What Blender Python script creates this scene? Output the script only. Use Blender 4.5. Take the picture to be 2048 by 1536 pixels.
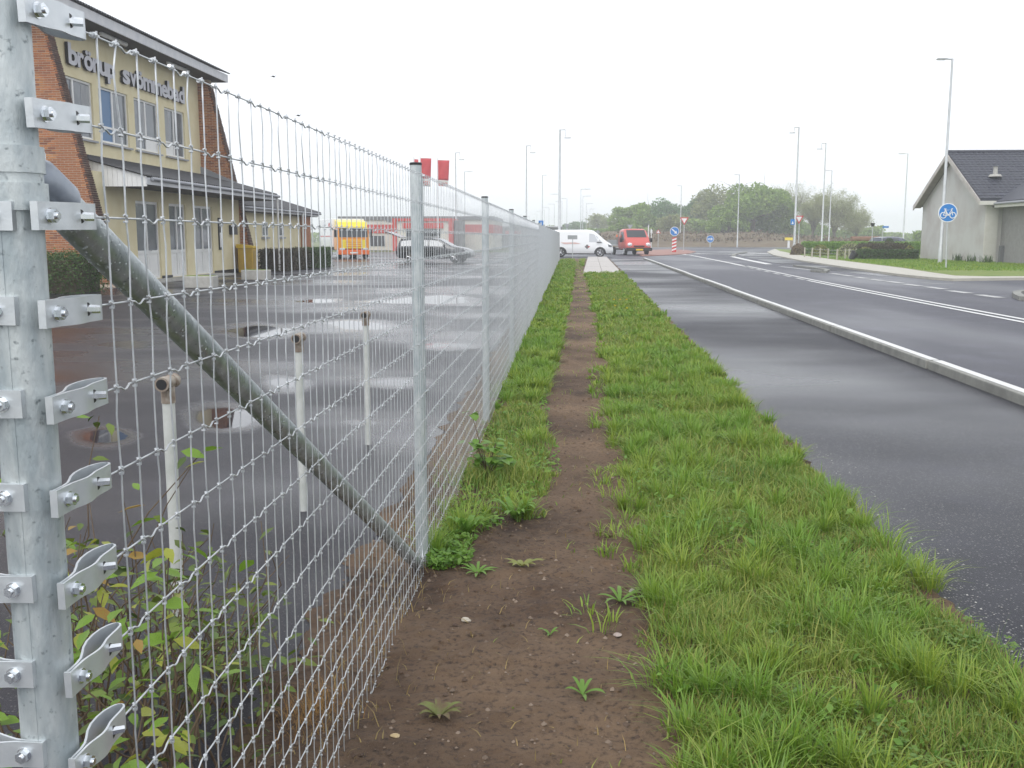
import bpy, bmesh, math, random
import numpy as np
from mathutils import Matrix, Vector
random.seed(7); RNG = np.random.default_rng(11)
for o in list(bpy.data.objects): bpy.data.objects.remove(o)
S = bpy.context.scene
R = math.radians

# ------------------------------------------------------------------ camera
FPX, VPX, VPY, CH = 2000.0, 1139.0, 475.0, 1.5     # focal length in photo pixels, vanishing point of the fence, eye height
PITCH = math.atan((768-VPY)/FPX)
YAW = math.atan2((VPX-1024)/FPX, math.cos(PITCH)+(768-VPY)/FPX*math.sin(PITCH))
cam = bpy.data.cameras.new('camera'); cam_o = bpy.data.objects.new('camera', cam); S.collection.objects.link(cam_o)
cam_o.location = (0, 0, CH); cam_o.rotation_euler = (R(90)-PITCH, 0, YAW)
cam.sensor_width = 36.0; cam.lens = 36.0*FPX/2048; cam.clip_start = 0.05; cam.clip_end = 3000
S.camera = cam_o
CF = np.array([-math.sin(YAW)*math.cos(PITCH), math.cos(YAW)*math.cos(PITCH), -math.sin(PITCH)])
CR = np.array([math.cos(YAW), math.sin(YAW), 0.0]); CU = np.cross(CR, CF); CC = np.array([0, 0, CH])
def ray(x, y): return CF + CR*(x-1024)/FPX + CU*(768-y)/FPX
def G(x, y, z=0.0):
    d = ray(x, y); return CC + d*((z-CH)/d[2])
def onX(x, y, X):
    d = ray(x, y); return CC + d*(X/d[0])
def onY(x, y, Y):
    d = ray(x, y); return CC + d*(Y/d[1])

# ------------------------------------------------------------------ world, sun, exposure
w = bpy.data.worlds.new('World'); S.world = w; w.use_nodes = True
nt = w.node_tree; nt.nodes.clear()
wo = nt.nodes.new('ShaderNodeOutputWorld'); bg = nt.nodes.new('ShaderNodeBackground')
sky = nt.nodes.new('ShaderNodeTexSky'); sky.sky_type = 'NISHITA'; sky.sun_disc = False
SUN_EL, SUN_AZ = 52.0, 200.0
sky.sun_elevation = R(SUN_EL); sky.sun_rotation = R(SUN_AZ); sky.air_density = 1.0; sky.dust_density = 4.0
hs = nt.nodes.new('ShaderNodeHueSaturation'); hs.inputs['Saturation'].default_value = 0.22
mx = nt.nodes.new('ShaderNodeMix'); mx.data_type = 'RGBA'; mx.inputs[0].default_value = 0.8
mx.inputs[7].default_value = (9.65, 10.0, 10.55, 1)          # even cloud layer over the clear-sky colours
nt.links.new(sky.outputs[0], hs.inputs['Color']); nt.links.new(hs.outputs[0], mx.inputs[6])
nt.links.new(mx.outputs[2], bg.inputs[0]); bg.inputs[1].default_value = 0.105
nt.links.new(bg.outputs[0], wo.inputs[0])
sl = bpy.data.lights.new('sun', 'SUN'); sl.energy = 0.9; sl.angle = R(35); sl.color = (1, .97, .93)
so = bpy.data.objects.new('sun', sl); S.collection.objects.link(so)
so.rotation_euler = (R(90-SUN_EL), 0, R(180-SUN_AZ)); so.location = (0, 0, 60)
S.view_settings.view_transform = 'Standard'; S.view_settings.look = 'None'
S.view_settings.exposure = 0.46; S.view_settings.gamma = 1.0; S.view_settings.use_curve_mapping = False
S.render.engine = 'CYCLES'
S.cycles.use_denoising = True; S.cycles.max_bounces = 6; S.cycles.transparent_max_bounces = 12; S.cycles.volume_bounces = 2

# ------------------------------------------------------------------ materials
MATS = {}
def mat(name, col, rough=0.6, metal=0.0, col2=None, scale=8.0, detail=4.0, bump=0.0, bscale=60.0, island=None,
        spec=0.5, trans=0.0, lo=0.35, hi=0.65, coat=0.0, stretch=None, rough2=None, rscale=3.0, object_space=True):
    if name in MATS: return MATS[name]
    m = bpy.data.materials.new(name); m.use_nodes = True; n = m.node_tree; b = n.nodes['Principled BSDF']
    b.inputs['Base Color'].default_value = (*col, 1); b.inputs['Roughness'].default_value = rough
    b.inputs['Metallic'].default_value = metal; b.inputs['Specular IOR Level'].default_value = spec
    if coat: b.inputs['Coat Weight'].default_value = coat; b.inputs['Coat Roughness'].default_value = .08
    tc = n.nodes.new('ShaderNodeTexCoord'); src = tc.outputs['Object']
    if stretch:
        mp = n.nodes.new('ShaderNodeMapping'); mp.inputs['Scale'].default_value = stretch
        n.links.new(src, mp.inputs[0]); src = mp.outputs[0]
    last = None
    def noise(sc, det=4.0, rg=.55):
        t = n.nodes.new('ShaderNodeTexNoise'); t.inputs['Scale'].default_value = sc; t.inputs['Detail'].default_value = det
        t.inputs['Roughness'].default_value = rg; n.links.new(src, t.inputs['Vector']); return t.outputs['Fac']
    def ramp(f, a, z, lo=.35, hi=.65):
        r = n.nodes.new('ShaderNodeMapRange'); r.inputs['From Min'].default_value = lo; r.inputs['From Max'].default_value = hi
        r.inputs['To Min'].default_value = a; r.inputs['To Max'].default_value = z; n.links.new(f, r.inputs['Value']); return r.outputs[0]
    def mix(f, a, c):
        x = n.nodes.new('ShaderNodeMix'); x.data_type = 'RGBA'; n.links.new(f, x.inputs[0])
        for k, v in ((6, a), (7, c)):
            if isinstance(v, tuple): x.inputs[k].default_value = (*v, 1)
            else: n.links.new(v, x.inputs[k])
        return x.outputs[2]
    if col2 is not None: last = mix(ramp(noise(scale, detail), 0, 1, lo, hi), col, col2)
    if island is not None:
        g = n.nodes.new('ShaderNodeNewGeometry'); f = ramp(g.outputs['Random Per Island'], 0, 1, 0, 1)
        pw = n.nodes.new('ShaderNodeMath'); pw.operation = 'POWER'; pw.inputs[1].default_value = 1.6; n.links.new(f, pw.inputs[0])
        last = mix(pw.outputs[0], last if last is not None else col, island)
    if last is not None: n.links.new(last, b.inputs['Base Color'])
    if rough2 is not None: n.links.new(ramp(noise(rscale, 3), rough, rough2), b.inputs['Roughness'])
    if bump:
        bn = n.nodes.new('ShaderNodeBump'); bn.inputs['Strength'].default_value = bump; bn.inputs['Distance'].default_value = .02
        n.links.new(noise(bscale, 5), bn.inputs['Height']); n.links.new(bn.outputs[0], b.inputs['Normal'])
    if trans:
        tr = n.nodes.new('ShaderNodeBsdfTranslucent'); ms = n.nodes.new('ShaderNodeMixShader'); ms.inputs[0].default_value = trans
        if last is not None: n.links.new(last, tr.inputs[0])
        else: tr.inputs[0].default_value = (*col, 1)
        n.links.new(b.outputs[0], ms.inputs[1]); n.links.new(tr.outputs[0], ms.inputs[2])
        n.links.new(ms.outputs[0], n.nodes['Material Output'].inputs[0])
    MATS[name] = m; return m

def asphalt(name, c1, c2, r1, r2, rs, stretch, spk=.16, wlo=.4, whi=.6, bump=.35, sscale=1.0, s1=.15, s2=.5, attr=False):
    """wet asphalt: aggregate speckle, soft patches of moisture that smooth the surface; attr adds a stored standing-water map"""
    m = bpy.data.materials.new(name); m.use_nodes = True; n = m.node_tree; b = n.nodes['Principled BSDF']
    tc = n.nodes.new('ShaderNodeTexCoord'); mp = n.nodes.new('ShaderNodeMapping'); mp.inputs['Scale'].default_value = stretch
    n.links.new(tc.outputs['Object'], mp.inputs[0])
    def noise(sc, det, src, rg=.55):
        t = n.nodes.new('ShaderNodeTexNoise'); t.inputs['Scale'].default_value = sc; t.inputs['Detail'].default_value = det
        t.inputs['Roughness'].default_value = rg; n.links.new(src, t.inputs['Vector']); return t.outputs['Fac']
    def rng(f, lo, hi, a, z):
        r = n.nodes.new('ShaderNodeMapRange'); r.interpolation_type = 'SMOOTHSTEP'
        for k, v in zip(('From Min', 'From Max', 'To Min', 'To Max'), (lo, hi, a, z)): r.inputs[k].default_value = v
        n.links.new(f, r.inputs['Value']); return r.outputs[0]
    def math_(op, a, c):
        t = n.nodes.new('ShaderNodeMath'); t.operation = op
        for k, v in ((0, a), (1, c)):
            if isinstance(v, (int, float)): t.inputs[k].default_value = v
            else: n.links.new(v, t.inputs[k])
        return t.outputs[0]
    def mixc(f, a, c):
        x = n.nodes.new('ShaderNodeMix'); x.data_type = 'RGBA'; n.links.new(f, x.inputs[0])
        for k, v in ((6, a), (7, c)):
            if isinstance(v, tuple): x.inputs[k].default_value = (*v, 1)
            else: n.links.new(v, x.inputs[k])
        return x.outputs[2]
    wet = rng(noise(rs, 4, mp.outputs[0], .5), wlo, whi, 0, 1); pud = None
    if attr:
        at = n.nodes.new('ShaderNodeAttribute'); at.attribute_name = 'wet'; ed = math_('ADD', at.outputs['Fac'], math_('MULTIPLY', math_('SUBTRACT', noise(9, 5, tc.outputs['Object']), .5), .22))
        pud = rng(ed, .55, .68, 0, 1); wet = math_('MAXIMUM', wet, rng(ed, .18, .6, 0, 1))
    fine = noise(230*sscale, 3, tc.outputs['Object'], .75); col = mixc(rng(fine, .35, .68, 0, 1), c1, c2)
    v = n.nodes.new('ShaderNodeTexVoronoi'); v.inputs['Scale'].default_value = 85*sscale; n.links.new(tc.outputs['Object'], v.inputs['Vector'])
    sp = n.nodes.new('ShaderNodeSeparateColor'); n.links.new(v.outputs['Color'], sp.inputs[0])
    dot = math_('MULTIPLY', rng(v.outputs['Distance'], .22, .36, 1, 0), rng(sp.outputs[0], .45, .8, 0, 1))
    col = mixc(dot, col, (spk, spk, spk*.97)); col = mixc(math_('MULTIPLY', rng(noise(1.1, 6, tc.outputs['Object'], .65), .48, .68, 0, 1), .25), col, tuple(x*2.0 for x in c2))
    n.links.new(col, b.inputs['Base Color'])
    ro = rng(wet, 0, 1, r1, r2); st = rng(wet, 0, 1, bump, bump*.2); se = rng(wet, 0, 1, s1, s2)
    if pud is not None:
        ro = math_('ADD', math_('MULTIPLY', ro, math_('SUBTRACT', 1, pud)), math_('MULTIPLY', pud, .025)); st = math_('MULTIPLY', st, math_('SUBTRACT', 1, pud))
    n.links.new(ro, b.inputs['Roughness']); n.links.new(se, b.inputs['Specular IOR Level'])
    bn = n.nodes.new('ShaderNodeBump'); bn.inputs['Distance'].default_value = .006
    n.links.new(math_('ADD', fine, math_('MULTIPLY', dot, .6)), bn.inputs['Height']); n.links.new(st, bn.inputs['Strength']); n.links.new(bn.outputs[0], b.inputs['Normal'])
    MATS[name] = m; return m

GALV = mat('galvanised_steel', (.42, .46, .47), .38, .75, (.58, .61, .61), 14, 5, .12, 90, rough2=.55, rscale=9)
def post_mat(name, ca, cb, cc, rr=.36, mm=.5):
    """galvanised tube: mottled zinc, pale streaks along the length, small dark specks"""
    m = mat(name, ca, rr, mm, cb, 30, 7, .12, 140, rough2=rr+.22, rscale=22, stretch=(1, 1, .3), lo=.38, hi=.62); n = m.node_tree
    b = n.nodes['Principled BSDF']; old = b.inputs['Base Color'].links[0].from_socket
    tc = n.nodes.new('ShaderNodeTexCoord'); v = n.nodes.new('ShaderNodeTexNoise'); v.inputs['Scale'].default_value = 95; v.inputs['Detail'].default_value = 7
    n.links.new(tc.outputs['Object'], v.inputs['Vector'])
    r = n.nodes.new('ShaderNodeMapRange'); r.inputs['From Min'].default_value = .62; r.inputs['From Max'].default_value = .74; n.links.new(v.outputs['Fac'], r.inputs['Value'])
    x = n.nodes.new('ShaderNodeMix'); x.data_type = 'RGBA'; n.links.new(r.outputs[0], x.inputs[0]); n.links.new(old, x.inputs[6]); x.inputs[7].default_value = (*cc, 1)
    n.links.new(x.outputs[2], b.inputs['Base Color']); return m
POSTM = post_mat('galvanised_tube', (.40, .455, .475), (.60, .64, .64), (.20, .23, .24))
BRACEM = post_mat('galvanised_brace_tube', (.33, .365, .375), (.46, .50, .51), (.17, .19, .20), .26, .6)
WIRE = mat('fence_wire', (.52, .545, .565), .36, .5, (.68, .70, .715), 30)
CLAMPM = mat('clamp_zinc', (.60, .635, .66), .36, .6, (.68, .71, .73), 30, 5, .04, 60)
BOLTM = mat('bolt_zinc', (.72, .76, .80), .22, .95, (.82, .84, .86), 60)
BLACK = mat('black_plastic', (.018, .018, .02), .5)
RUBBER = mat('rubber', (.02, .02, .021), .75)
WHITE = mat('white_paint', (.78, .78, .77), .4, 0, (.72, .72, .71), 3)
WHITEVAN = mat('white_car_paint', (.90, .91, .92), .25, 0, coat=.6)
GLASS = mat('dark_glass', (.03, .035, .04), .06, 0, spec=.7)
WINGLASS = mat('window_glass', (.10, .12, .14), .08, 0, (.16, .18, .20), 1.2, spec=.6)
CHROME = mat('bright_metal', (.7, .7, .72), .15, 1)
LAMPGREY = mat('lamp_post_grey', (.50, .52, .53), .5, .4, (.58, .60, .61), 4)
YELLOWWALL = mat('yellow_render', (.69, .605, .38), .85, 0, (.74, .665, .45), 2.0, 6, .1, 40)
MORTAR = mat('mortar', (.52, .42, .33), .9, 0, (.60, .50, .40), 20)
BRICK = mat('brick', (.42, .145, .055), .8, 0, (.50, .23, .09), 5, 3, .15, 60, island=(.20, .07, .04))
BRICKD = mat('brick_dark', (.085, .045, .035), .85, 0, (.13, .07, .05), 9, 3, .2, 50, island=(.05, .03, .025))
ROOFD = mat('corrugated_roof', (.045, .046, .052), .55, 0, (.075, .075, .08), 4, 5)
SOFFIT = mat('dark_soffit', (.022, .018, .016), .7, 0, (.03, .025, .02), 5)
FASCIA = mat('fascia_grey', (.52, .53, .56), .6, 0, (.60, .60, .62), 3)
GUTTER = mat('gutter_grey', (.30, .31, .34), .5)
CONC = mat('concrete', (.36, .35, .32), .85, 0, (.45, .44, .41), 7, 6, .2, 50)
SLABM = mat('slab_concrete', (.40, .37, .35), .6, 0, (.47, .44, .41), 5, 6, .15, 50)
KERBM = mat('kerb_concrete', (.20, .20, .185), .7, 0, (.28, .28, .255), 5, 6, .2, 60)
LINEM = mat('road_paint', (.66, .66, .645), .5, 0, (.58, .58, .57), 12, 5, .1, 90, lo=.45, hi=.75)
LINEWORN = mat('worn_road_paint', (.52, .52, .51), .55, 0, (.33, .33, .33), 10, 6, .1, 90)
BLUE = mat('sign_blue', (.01, .19, .56), .35)
SWHITE = mat('sign_white', (.80, .80, .80), .4)
RED = mat('sign_red', (.55, .03, .03), .4)
SIGNBACK = mat('sign_back', (.36, .38, .39), .5, .4)
VANRED = mat('red_car_paint', (.55, .075, .06), .3, 0, coat=.5)
ORANGE = mat('orange_car_paint', (.80, .16, .02), .35, 0, coat=.3)
YELLOW = mat('yellow_car_paint', (.88, .68, .04), .35, 0, coat=.3)
FLAGRED = mat('flag_red', (.80, .13, .14), .8, 0, (.74, .10, .12), 2, trans=.5)
FLAGWHITE = mat('flag_white', (.8, .78, .74), .8, 0, trans=.35)
CARBLACK = mat('black_car_paint', (.02, .021, .025), .2, 0, coat=.7)
CARSILVER = mat('silver_car_paint', (.45, .46, .48), .25, .5, coat=.5)
CARNAVY = mat('navy_car_paint', (.03, .04, .07), .25, 0, coat=.5)
HEADLAMP = mat('headlamp_glass', (.8, .82, .84), .12, .3)
TAILRED = mat('tail_lamp', (.55, .03, .02), .25)
PLATEY = mat('number_plate', (.85, .55, .02), .5)
LETTERM = mat('letter_grey', (.50, .50, .55), .55, 0, (.56, .56, .60), 4)
LETTERD = mat('letter_edge', (.02, .02, .022), .6)
GREYWALL = mat('grey_render', (.53, .525, .51), .9, 0, (.42, .385, .37), .6, 6, .08, 30, lo=.45, hi=.75)
BLOCKW = mat('pale_block', (.58, .57, .52), .9, 0, (.63, .62, .58), 3, 4, .1, 40)
SLATEWALL = mat('grey_brick_wall', (.26, .255, .25), .9, 0, (.31, .30, .30), 6, 5, .1, 30)
TILEM = mat('roof_tile', (.036, .040, .060), .5, 0, (.058, .063, .088), 2.5, 4, island=(.025, .026, .034))
SHOPWHITE = mat('shop_wall', (.70, .66, .60), .7); SHOPRED = mat('shop_red', (.55, .06, .05), .5)
HALLGREY = mat('hall_cladding', (.16, .165, .175), .6, 0, (.19, .19, .2), .3)
BARK = mat('bark', (.13, .11, .085), .9, 0, (.18, .15, .12), 5, 5, .3, 30)
TWIG = mat('twig', (.09, .06, .04), .8, 0, (.14, .10, .06), 20)
LEAFA = mat('leaf_green', (.24, .38, .06), .55, 0, (.31, .42, .09), .35, 3, island=(.13, .22, .035), trans=.3)  # leaf greens of the far trees brightened to imitate haze in the colour
LEAFB = mat('leaf_blue_green', (.14, .29, .09), .55, 0, (.19, .33, .115), .35, 3, island=(.08, .17, .05), trans=.3)
LEAFO = mat('leaf_olive', (.27, .32, .10), .6, 0, (.32, .34, .13), .35, 3, island=(.20, .23, .09), trans=.3)
LEAFP = mat('leaf_pale', (.34, .38, .16), .6, 0, (.40, .42, .21), .5, 3, island=(.26, .29, .13), trans=.35)
HEDGE = mat('hedge_dark', (.06, .12, .025), .6, 0, (.09, .16, .04), 1.5, 3, island=(.03, .06, .016), trans=.25)
HEDGEL = mat('hedge_light', (.17, .32, .04), .6, 0, (.22, .36, .06), 1.5, 3, island=(.11, .21, .03), trans=.3)
HEDGEY = mat('hedge_yellow', (.24, .26, .03), .6, 0, (.28, .30, .06), 1.5, 3, island=(.16, .18, .03), trans=.3)
HEDGER = mat('hedge_bronze', (.07, .08, .03), .6, 0, (.11, .075, .045), 1.2, 3, island=(.045, .04, .025), trans=.2)
DRYM = mat('dry_brush', (.16, .105, .06), .85, 0, (.16, .14, .07), .3, 4, island=(.12, .085, .05))
SHRUBA = mat('shrub_leaf_green', (.22, .36, .04), .38, 0, (.15, .28, .035), 30, 3, .1, 150, trans=.35)
SHRUBB = mat('shrub_leaf_yellow', (.40, .40, .055), .38, 0, (.28, .34, .045), 30, 3, .1, 150, trans=.35)
SHRUBC = mat('shrub_leaf_bronze', (.36, .17, .05), .4, 0, (.30, .25, .05), 25, 3, .1, 150, trans=.3)
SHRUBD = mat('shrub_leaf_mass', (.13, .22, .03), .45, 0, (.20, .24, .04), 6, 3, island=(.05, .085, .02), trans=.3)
GRASS = mat('grass_blades', (.20, .315, .045), .5, 0, (.11, .24, .034), .9, 5, island=(.36, .37, .09), trans=.35, lo=.4, hi=.62)
GRASSL = mat('lush_grass', (.21, .365, .045), .45, 0, (.32, .41, .06), 1.3, 4, island=(.145, .265, .04), trans=.38, lo=.42, hi=.58)
GRASSDRY = mat('dry_grass', (.34, .25, .10), .7, 0, (.28, .22, .09), 3, island=(.42, .30, .12), trans=.3)
WEED = mat('weed_leaf', (.17, .32, .04), .45, 0, (.21, .35, .06), 10, 3, .1, 100, island=(.11, .24, .035), trans=.35)
CLOVER = mat('clover_leaf', (.14, .24, .035), .5, 0, (.18, .28, .05), 8, island=(.09, .19, .03), trans=.35)
STONEM = mat('pale_stone', (.42, .38, .31), .75, 0, (.52, .47, .39), 40, 4, .2, 90)
LAWN = mat('lawn', (.125, .19, .03), .85, 0, (.19, .23, .05), 1.3, 6, .4, 40)
FIELD = mat('far_ground', (.10, .16, .045), .95, 0, (.16, .17, .07), .05, 5)
REDPAV = mat('red_paving', (.26, .11, .085), .6, 0, (.32, .16, .12), 3, 5)
PALEPAV = mat('pale_paving', (.42, .40, .34), .6, 0, (.47, .45, .39), 2, 5, .1, 30)
MOUND = mat('mound_soil', (.12, .085, .05), .95, 0, (.155, .12, .065), .6, 6, .5, 6)
WATER = mat('puddle_water', (.022, .021, .022), .03, 0, (.03, .028, .028), 6, 3, spec=.9)
POSTWHITE = mat('old_white_paint', (.46, .48, .45), .55, 0, (.58, .59, .57), 10, 5, .1, 60)
RUSTY = mat('rusty_pipe', (.20, .15, .115), .7, 0, (.38, .34, .29), 30, 5, .15, 80)
YARD = asphalt('wet_yard_asphalt', (.012, .0115, .0155), (.026, .0245, .035), .40, .18, .30, (.55, .8, 1), .12, .36, .68, .6, 1.0, .20, .70, True)
CYCLE = asphalt('wet_cycle_path_asphalt', (.010, .010, .0145), (.027, .027, .039), .48, .25, .22, (.42, .6, 1), .22, .34, .70, 1.0, .85, .12, .68)
ROADM = asphalt('damp_road_asphalt', (.034, .034, .047), (.064, .064, .084), .50, .36, .2, (.9, .22, 1), .15, .36, .74, .5, .7, .24, .42)
def soil_material():
    m = bpy.data.materials.new('bare_soil'); m.use_nodes = True; n = m.node_tree; b = n.nodes['Principled BSDF']; b.inputs['Roughness'].default_value = .9
    tc = n.nodes.new('ShaderNodeTexCoord')
    def noise(sc, det, rg=.6):
        t = n.nodes.new('ShaderNodeTexNoise'); t.inputs['Scale'].default_value = sc; t.inputs['Detail'].default_value = det
        t.inputs['Roughness'].default_value = rg; n.links.new(tc.outputs['Object'], t.inputs['Vector']); return t.outputs['Fac']
    def rng(f, lo, hi):
        r = n.nodes.new('ShaderNodeMapRange'); r.inputs['From Min'].default_value = lo; r.inputs['From Max'].default_value = hi; n.links.new(f, r.inputs['Value']); return r.outputs[0]
    def mix(f, a, c):
        x = n.nodes.new('ShaderNodeMix'); x.data_type = 'RGBA'; n.links.new(f, x.inputs[0])
        for k, v in ((6, a), (7, c)):
            if isinstance(v, tuple): x.inputs[k].default_value = (*v, 1)
            else: n.links.new(v, x.inputs[k])
        return x.outputs[2]
    a = mix(rng(noise(1.7, 5), .38, .62), (.048, .026, .0155), (.110, .064, .036))
    a = mix(rng(noise(.55, 6), .42, .62), a, (.235, .152, .090)); a = mix(rng(noise(14, 6), .48, .75), a, (.155, .097, .057))
    a = mix(rng(noise(48, 5), .5, .72), a, (.04, .025, .018))
    a = mix(rng(noise(180, 3, .7), .66, .74), a, (.34, .28, .21))
    n.links.new(a, b.inputs['Base Color'])
    bn = n.nodes.new('ShaderNodeBump'); bn.inputs['Strength'].default_value = .9; bn.inputs['Distance'].default_value = .012
    ad = n.nodes.new('ShaderNodeMath'); n.links.new(noise(40, 8, .7), ad.inputs[0]); n.links.new(noise(160, 4, .7), ad.inputs[1])
    n.links.new(ad.outputs[0], bn.inputs['Height']); n.links.new(bn.outputs[0], b.inputs['Normal'])
    MATS['bare_soil'] = m; return m
SOIL = soil_material()

# ------------------------------------------------------------------ mesh helpers
def link(o): S.collection.objects.link(o); return o
class MB:
    def __init__(s): s.v = []; s.f = []
    def add(s, vs, fs):
        k = len(s.v); s.v.extend([tuple(map(float, p)) for p in vs]); s.f.extend([tuple(i+k for i in f) for f in fs]); return s
    def box(s, a, b):
        (x0, y0, z0), (x1, y1, z1) = a, b
        return s.add([(x0,y0,z0),(x1,y0,z0),(x1,y1,z0),(x0,y1,z0),(x0,y0,z1),(x1,y0,z1),(x1,y1,z1),(x0,y1,z1)],
                     [(0,3,2,1),(4,5,6,7),(0,1,5,4),(1,2,6,5),(2,3,7,6),(3,0,4,7)])
    def tube(s, pts, r, n=8, caps=True):
        pts = [np.array(p, float) for p in pts]; rs = r if isinstance(r, (list, tuple)) else [r]*len(pts); vs = []; fs = []
        ref = None
        for i, p in enumerate(pts):
            t = pts[min(i+1, len(pts)-1)]-pts[max(i-1, 0)]; t = t/(np.linalg.norm(t)+1e-12)
            if ref is None: ref = np.array([1., 0, 0]) if abs(t[0]) < .8 else np.array([0, 1., 0])
            u = np.cross(t, ref); u /= np.linalg.norm(u)+1e-12; q = np.cross(t, u); ref = np.cross(u, t)
            for k in range(n):
                a = 2*math.pi*k/n; vs.append(p+(u*math.cos(a)+q*math.sin(a))*rs[i])
        for i in range(len(pts)-1):
            for k in range(n): fs.append((i*n+k, i*n+(k+1) % n, (i+1)*n+(k+1) % n, (i+1)*n+k))
        if caps: fs.append(tuple(range(n-1, -1, -1))); fs.append(tuple(range((len(pts)-1)*n, len(pts)*n)))
        return s.add(vs, fs)
    def prism(s, poly, ax, a, b):
        """2-D polygon extruded along axis ax from a to b"""
        def P(p, t):
            return {'x': (t, p[0], p[1]), 'y': (p[0], t, p[1]), 'z': (p[0], p[1], t)}[ax]
        n = len(poly); vs = [P(p, a) for p in poly]+[P(p, b) for p in poly]
        fs = [tuple(range(n-1, -1, -1)), tuple(range(n, 2*n))]+[(i, (i+1) % n, (i+1) % n+n, i+n) for i in range(n)]
        return s.add(vs, fs)
    def strip(s, L, Rr, z):
        """sheet between two polylines of (x,y)"""
        n = len(L); vs = [(p[0], p[1], z) for p in L]+[(p[0], p[1], z) for p in Rr]
        return s.add(vs, [(i, n+i, n+i+1, i+1) for i in range(n-1)])
    def mesh(s, name, m=None, smooth=False, fix=False):
        me = bpy.data.meshes.new(name); me.from_pydata(s.v, [], s.f)
        if fix:
            b = bmesh.new(); b.from_mesh(me); bmesh.ops.recalc_face_normals(b, faces=b.faces); b.to_mesh(me); b.free()
        if m: me.materials.append(m)
        if smooth:
            me.polygons.foreach_set('use_smooth', [True]*len(me.polygons))
            if smooth == 'auto': me.set_sharp_from_angle(angle=R(40))
        me.update(); return me
    def build(s, name, m, parent=None, smooth=False, bevel=0, fix=True, world=False):
        me = s.mesh(name, m, smooth, fix); o = link(bpy.data.objects.new(name, me))
        if bevel:
            bv = o.modifiers.new('bevel', 'BEVEL'); bv.width = bevel; bv.segments = 2; bv.limit_method = 'ANGLE'
        if parent is not None:
            o.parent = parent
            if world: o.matrix_parent_inverse = parent.matrix_basis.inverted()
        return o
def tag(o, label=None, cat=None, group=None, kind=None):
    if label: o['label'] = label
    if cat: o['category'] = cat
    if group: o['group'] = group
    if kind: o['kind'] = kind
    return o
def thing(name, label, cat, loc=(0, 0, 0), rz=0.0, group=None):
    o = link(bpy.data.objects.new(name, None)); o.empty_display_size = .1
    o.location = loc; o.rotation_euler = (0, 0, rz); return tag(o, label, cat, group)
def inst(name, me, parent, loc=(0, 0, 0), rot=(0, 0, 0), scale=(1, 1, 1), world=False):
    o = link(bpy.data.objects.new(name, me)); o.location = loc; o.rotation_euler = rot; o.scale = scale
    if parent is not None:
        o.parent = parent
        if world: o.matrix_parent_inverse = parent.matrix_basis.inverted()
    return o
def copy_tree(o, parent=None):
    c = o.copy(); link(c); c.parent = parent
    for ch in list(o.children): copy_tree(ch, c)
    return c
def np_mesh(name, V, F3, m, F4=None):
    """fast mesh from numpy: triangles and quads"""
    me = bpy.data.meshes.new(name); V = np.asarray(V, np.float32)
    n3 = 0 if F3 is None else len(F3); n4 = 0 if F4 is None else len(F4)
    me.vertices.add(len(V)); me.vertices.foreach_set('co', V.ravel())
    idx = np.concatenate([np.asarray(F3).ravel() if n3 else np.zeros(0, int), np.asarray(F4).ravel() if n4 else np.zeros(0, int)]).astype(np.int32)
    me.loops.add(len(idx)); me.loops.foreach_set('vertex_index', idx)
    st = np.concatenate([np.arange(n3)*3, n3*3+np.arange(n4)*4]).astype(np.int32)
    me.polygons.add(n3+n4); me.polygons.foreach_set('loop_start', st)
    me.update(calc_edges=True); me.validate(); me.materials.append(m); return me
def unit(v): return v/(np.linalg.norm(v, axis=-1, keepdims=True)+1e-9)
def leaf_cloud(name, P, size, m, N=None, jitter=.6, aspect=.62):
    """one quad per point, random orientation (leaning to N where given)"""
    n = len(P); d = unit(RNG.normal(size=(n, 3)))
    if N is not None: d = unit(N*1.0+d*jitter)
    a = unit(np.cross(d, RNG.normal(size=(n, 3)))); b = np.cross(d, a)
    s = (np.asarray(size)*RNG.uniform(.6, 1.3, n))[:, None]
    V = np.stack([P-a*s*.5, P+b*s*aspect*.5+d*s*.08, P+a*s*.5, P-b*s*aspect*.5+d*s*.08], 1).reshape(-1, 3)
    return np_mesh(name, V, None, m, np.arange(n*4).reshape(-1, 4))
def blades(name, X, Y, Z, h, wd, m, lean=.5, flat=0.0):
    n = len(X); a = RNG.uniform(0, 2*math.pi, n); ln = RNG.uniform(.15, 1, n)*lean
    dx, dy = np.cos(a), np.sin(a); b = a+RNG.normal(0, .5, n)+math.pi/2; wx, wy = np.cos(b)*wd/2, np.sin(b)*wd/2
    hh = h*(1-flat*RNG.uniform(0, 1, n))
    def pt(t, k):
        ox = dx*ln*h*t*t; oy = dy*ln*h*t*t; oz = hh*t*(1-.35*ln*t)
        return np.stack([X+ox+wx*k, Y+oy+wy*k, Z+oz], 1)
    V = np.stack([pt(0, -1), pt(0, 1), pt(.55, -.8), pt(.55, .8), pt(1, 0)], 1).reshape(-1, 3); k = np.arange(n)*5
    return np_mesh(name, V, np.stack([k+2, k+3, k+4], 1), m, np.stack([k, k+1, k+3, k+2], 1))
def vnoise(x, y, seed=0, sc=1.0):
    """smooth value noise for placing things"""
    x = np.asarray(x, float)*sc; y = np.asarray(y, float)*sc; xi = np.floor(x); yi = np.floor(y); fx = x-xi; fy = y-yi
    fx = fx*fx*(3-2*fx); fy = fy*fy*(3-2*fy)
    def hsh(i, j): return np.mod(np.sin(i*127.1+j*311.7+seed*74.7)*43758.5453, 1.0)
    return (hsh(xi, yi)*(1-fx)+hsh(xi+1, yi)*fx)*(1-fy)+(hsh(xi, yi+1)*(1-fx)+hsh(xi+1, yi+1)*fx)*fy
def poly_px(pts, z=0.0): return [tuple(G(x, y, z)[:2]) for x, y in pts]

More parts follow.
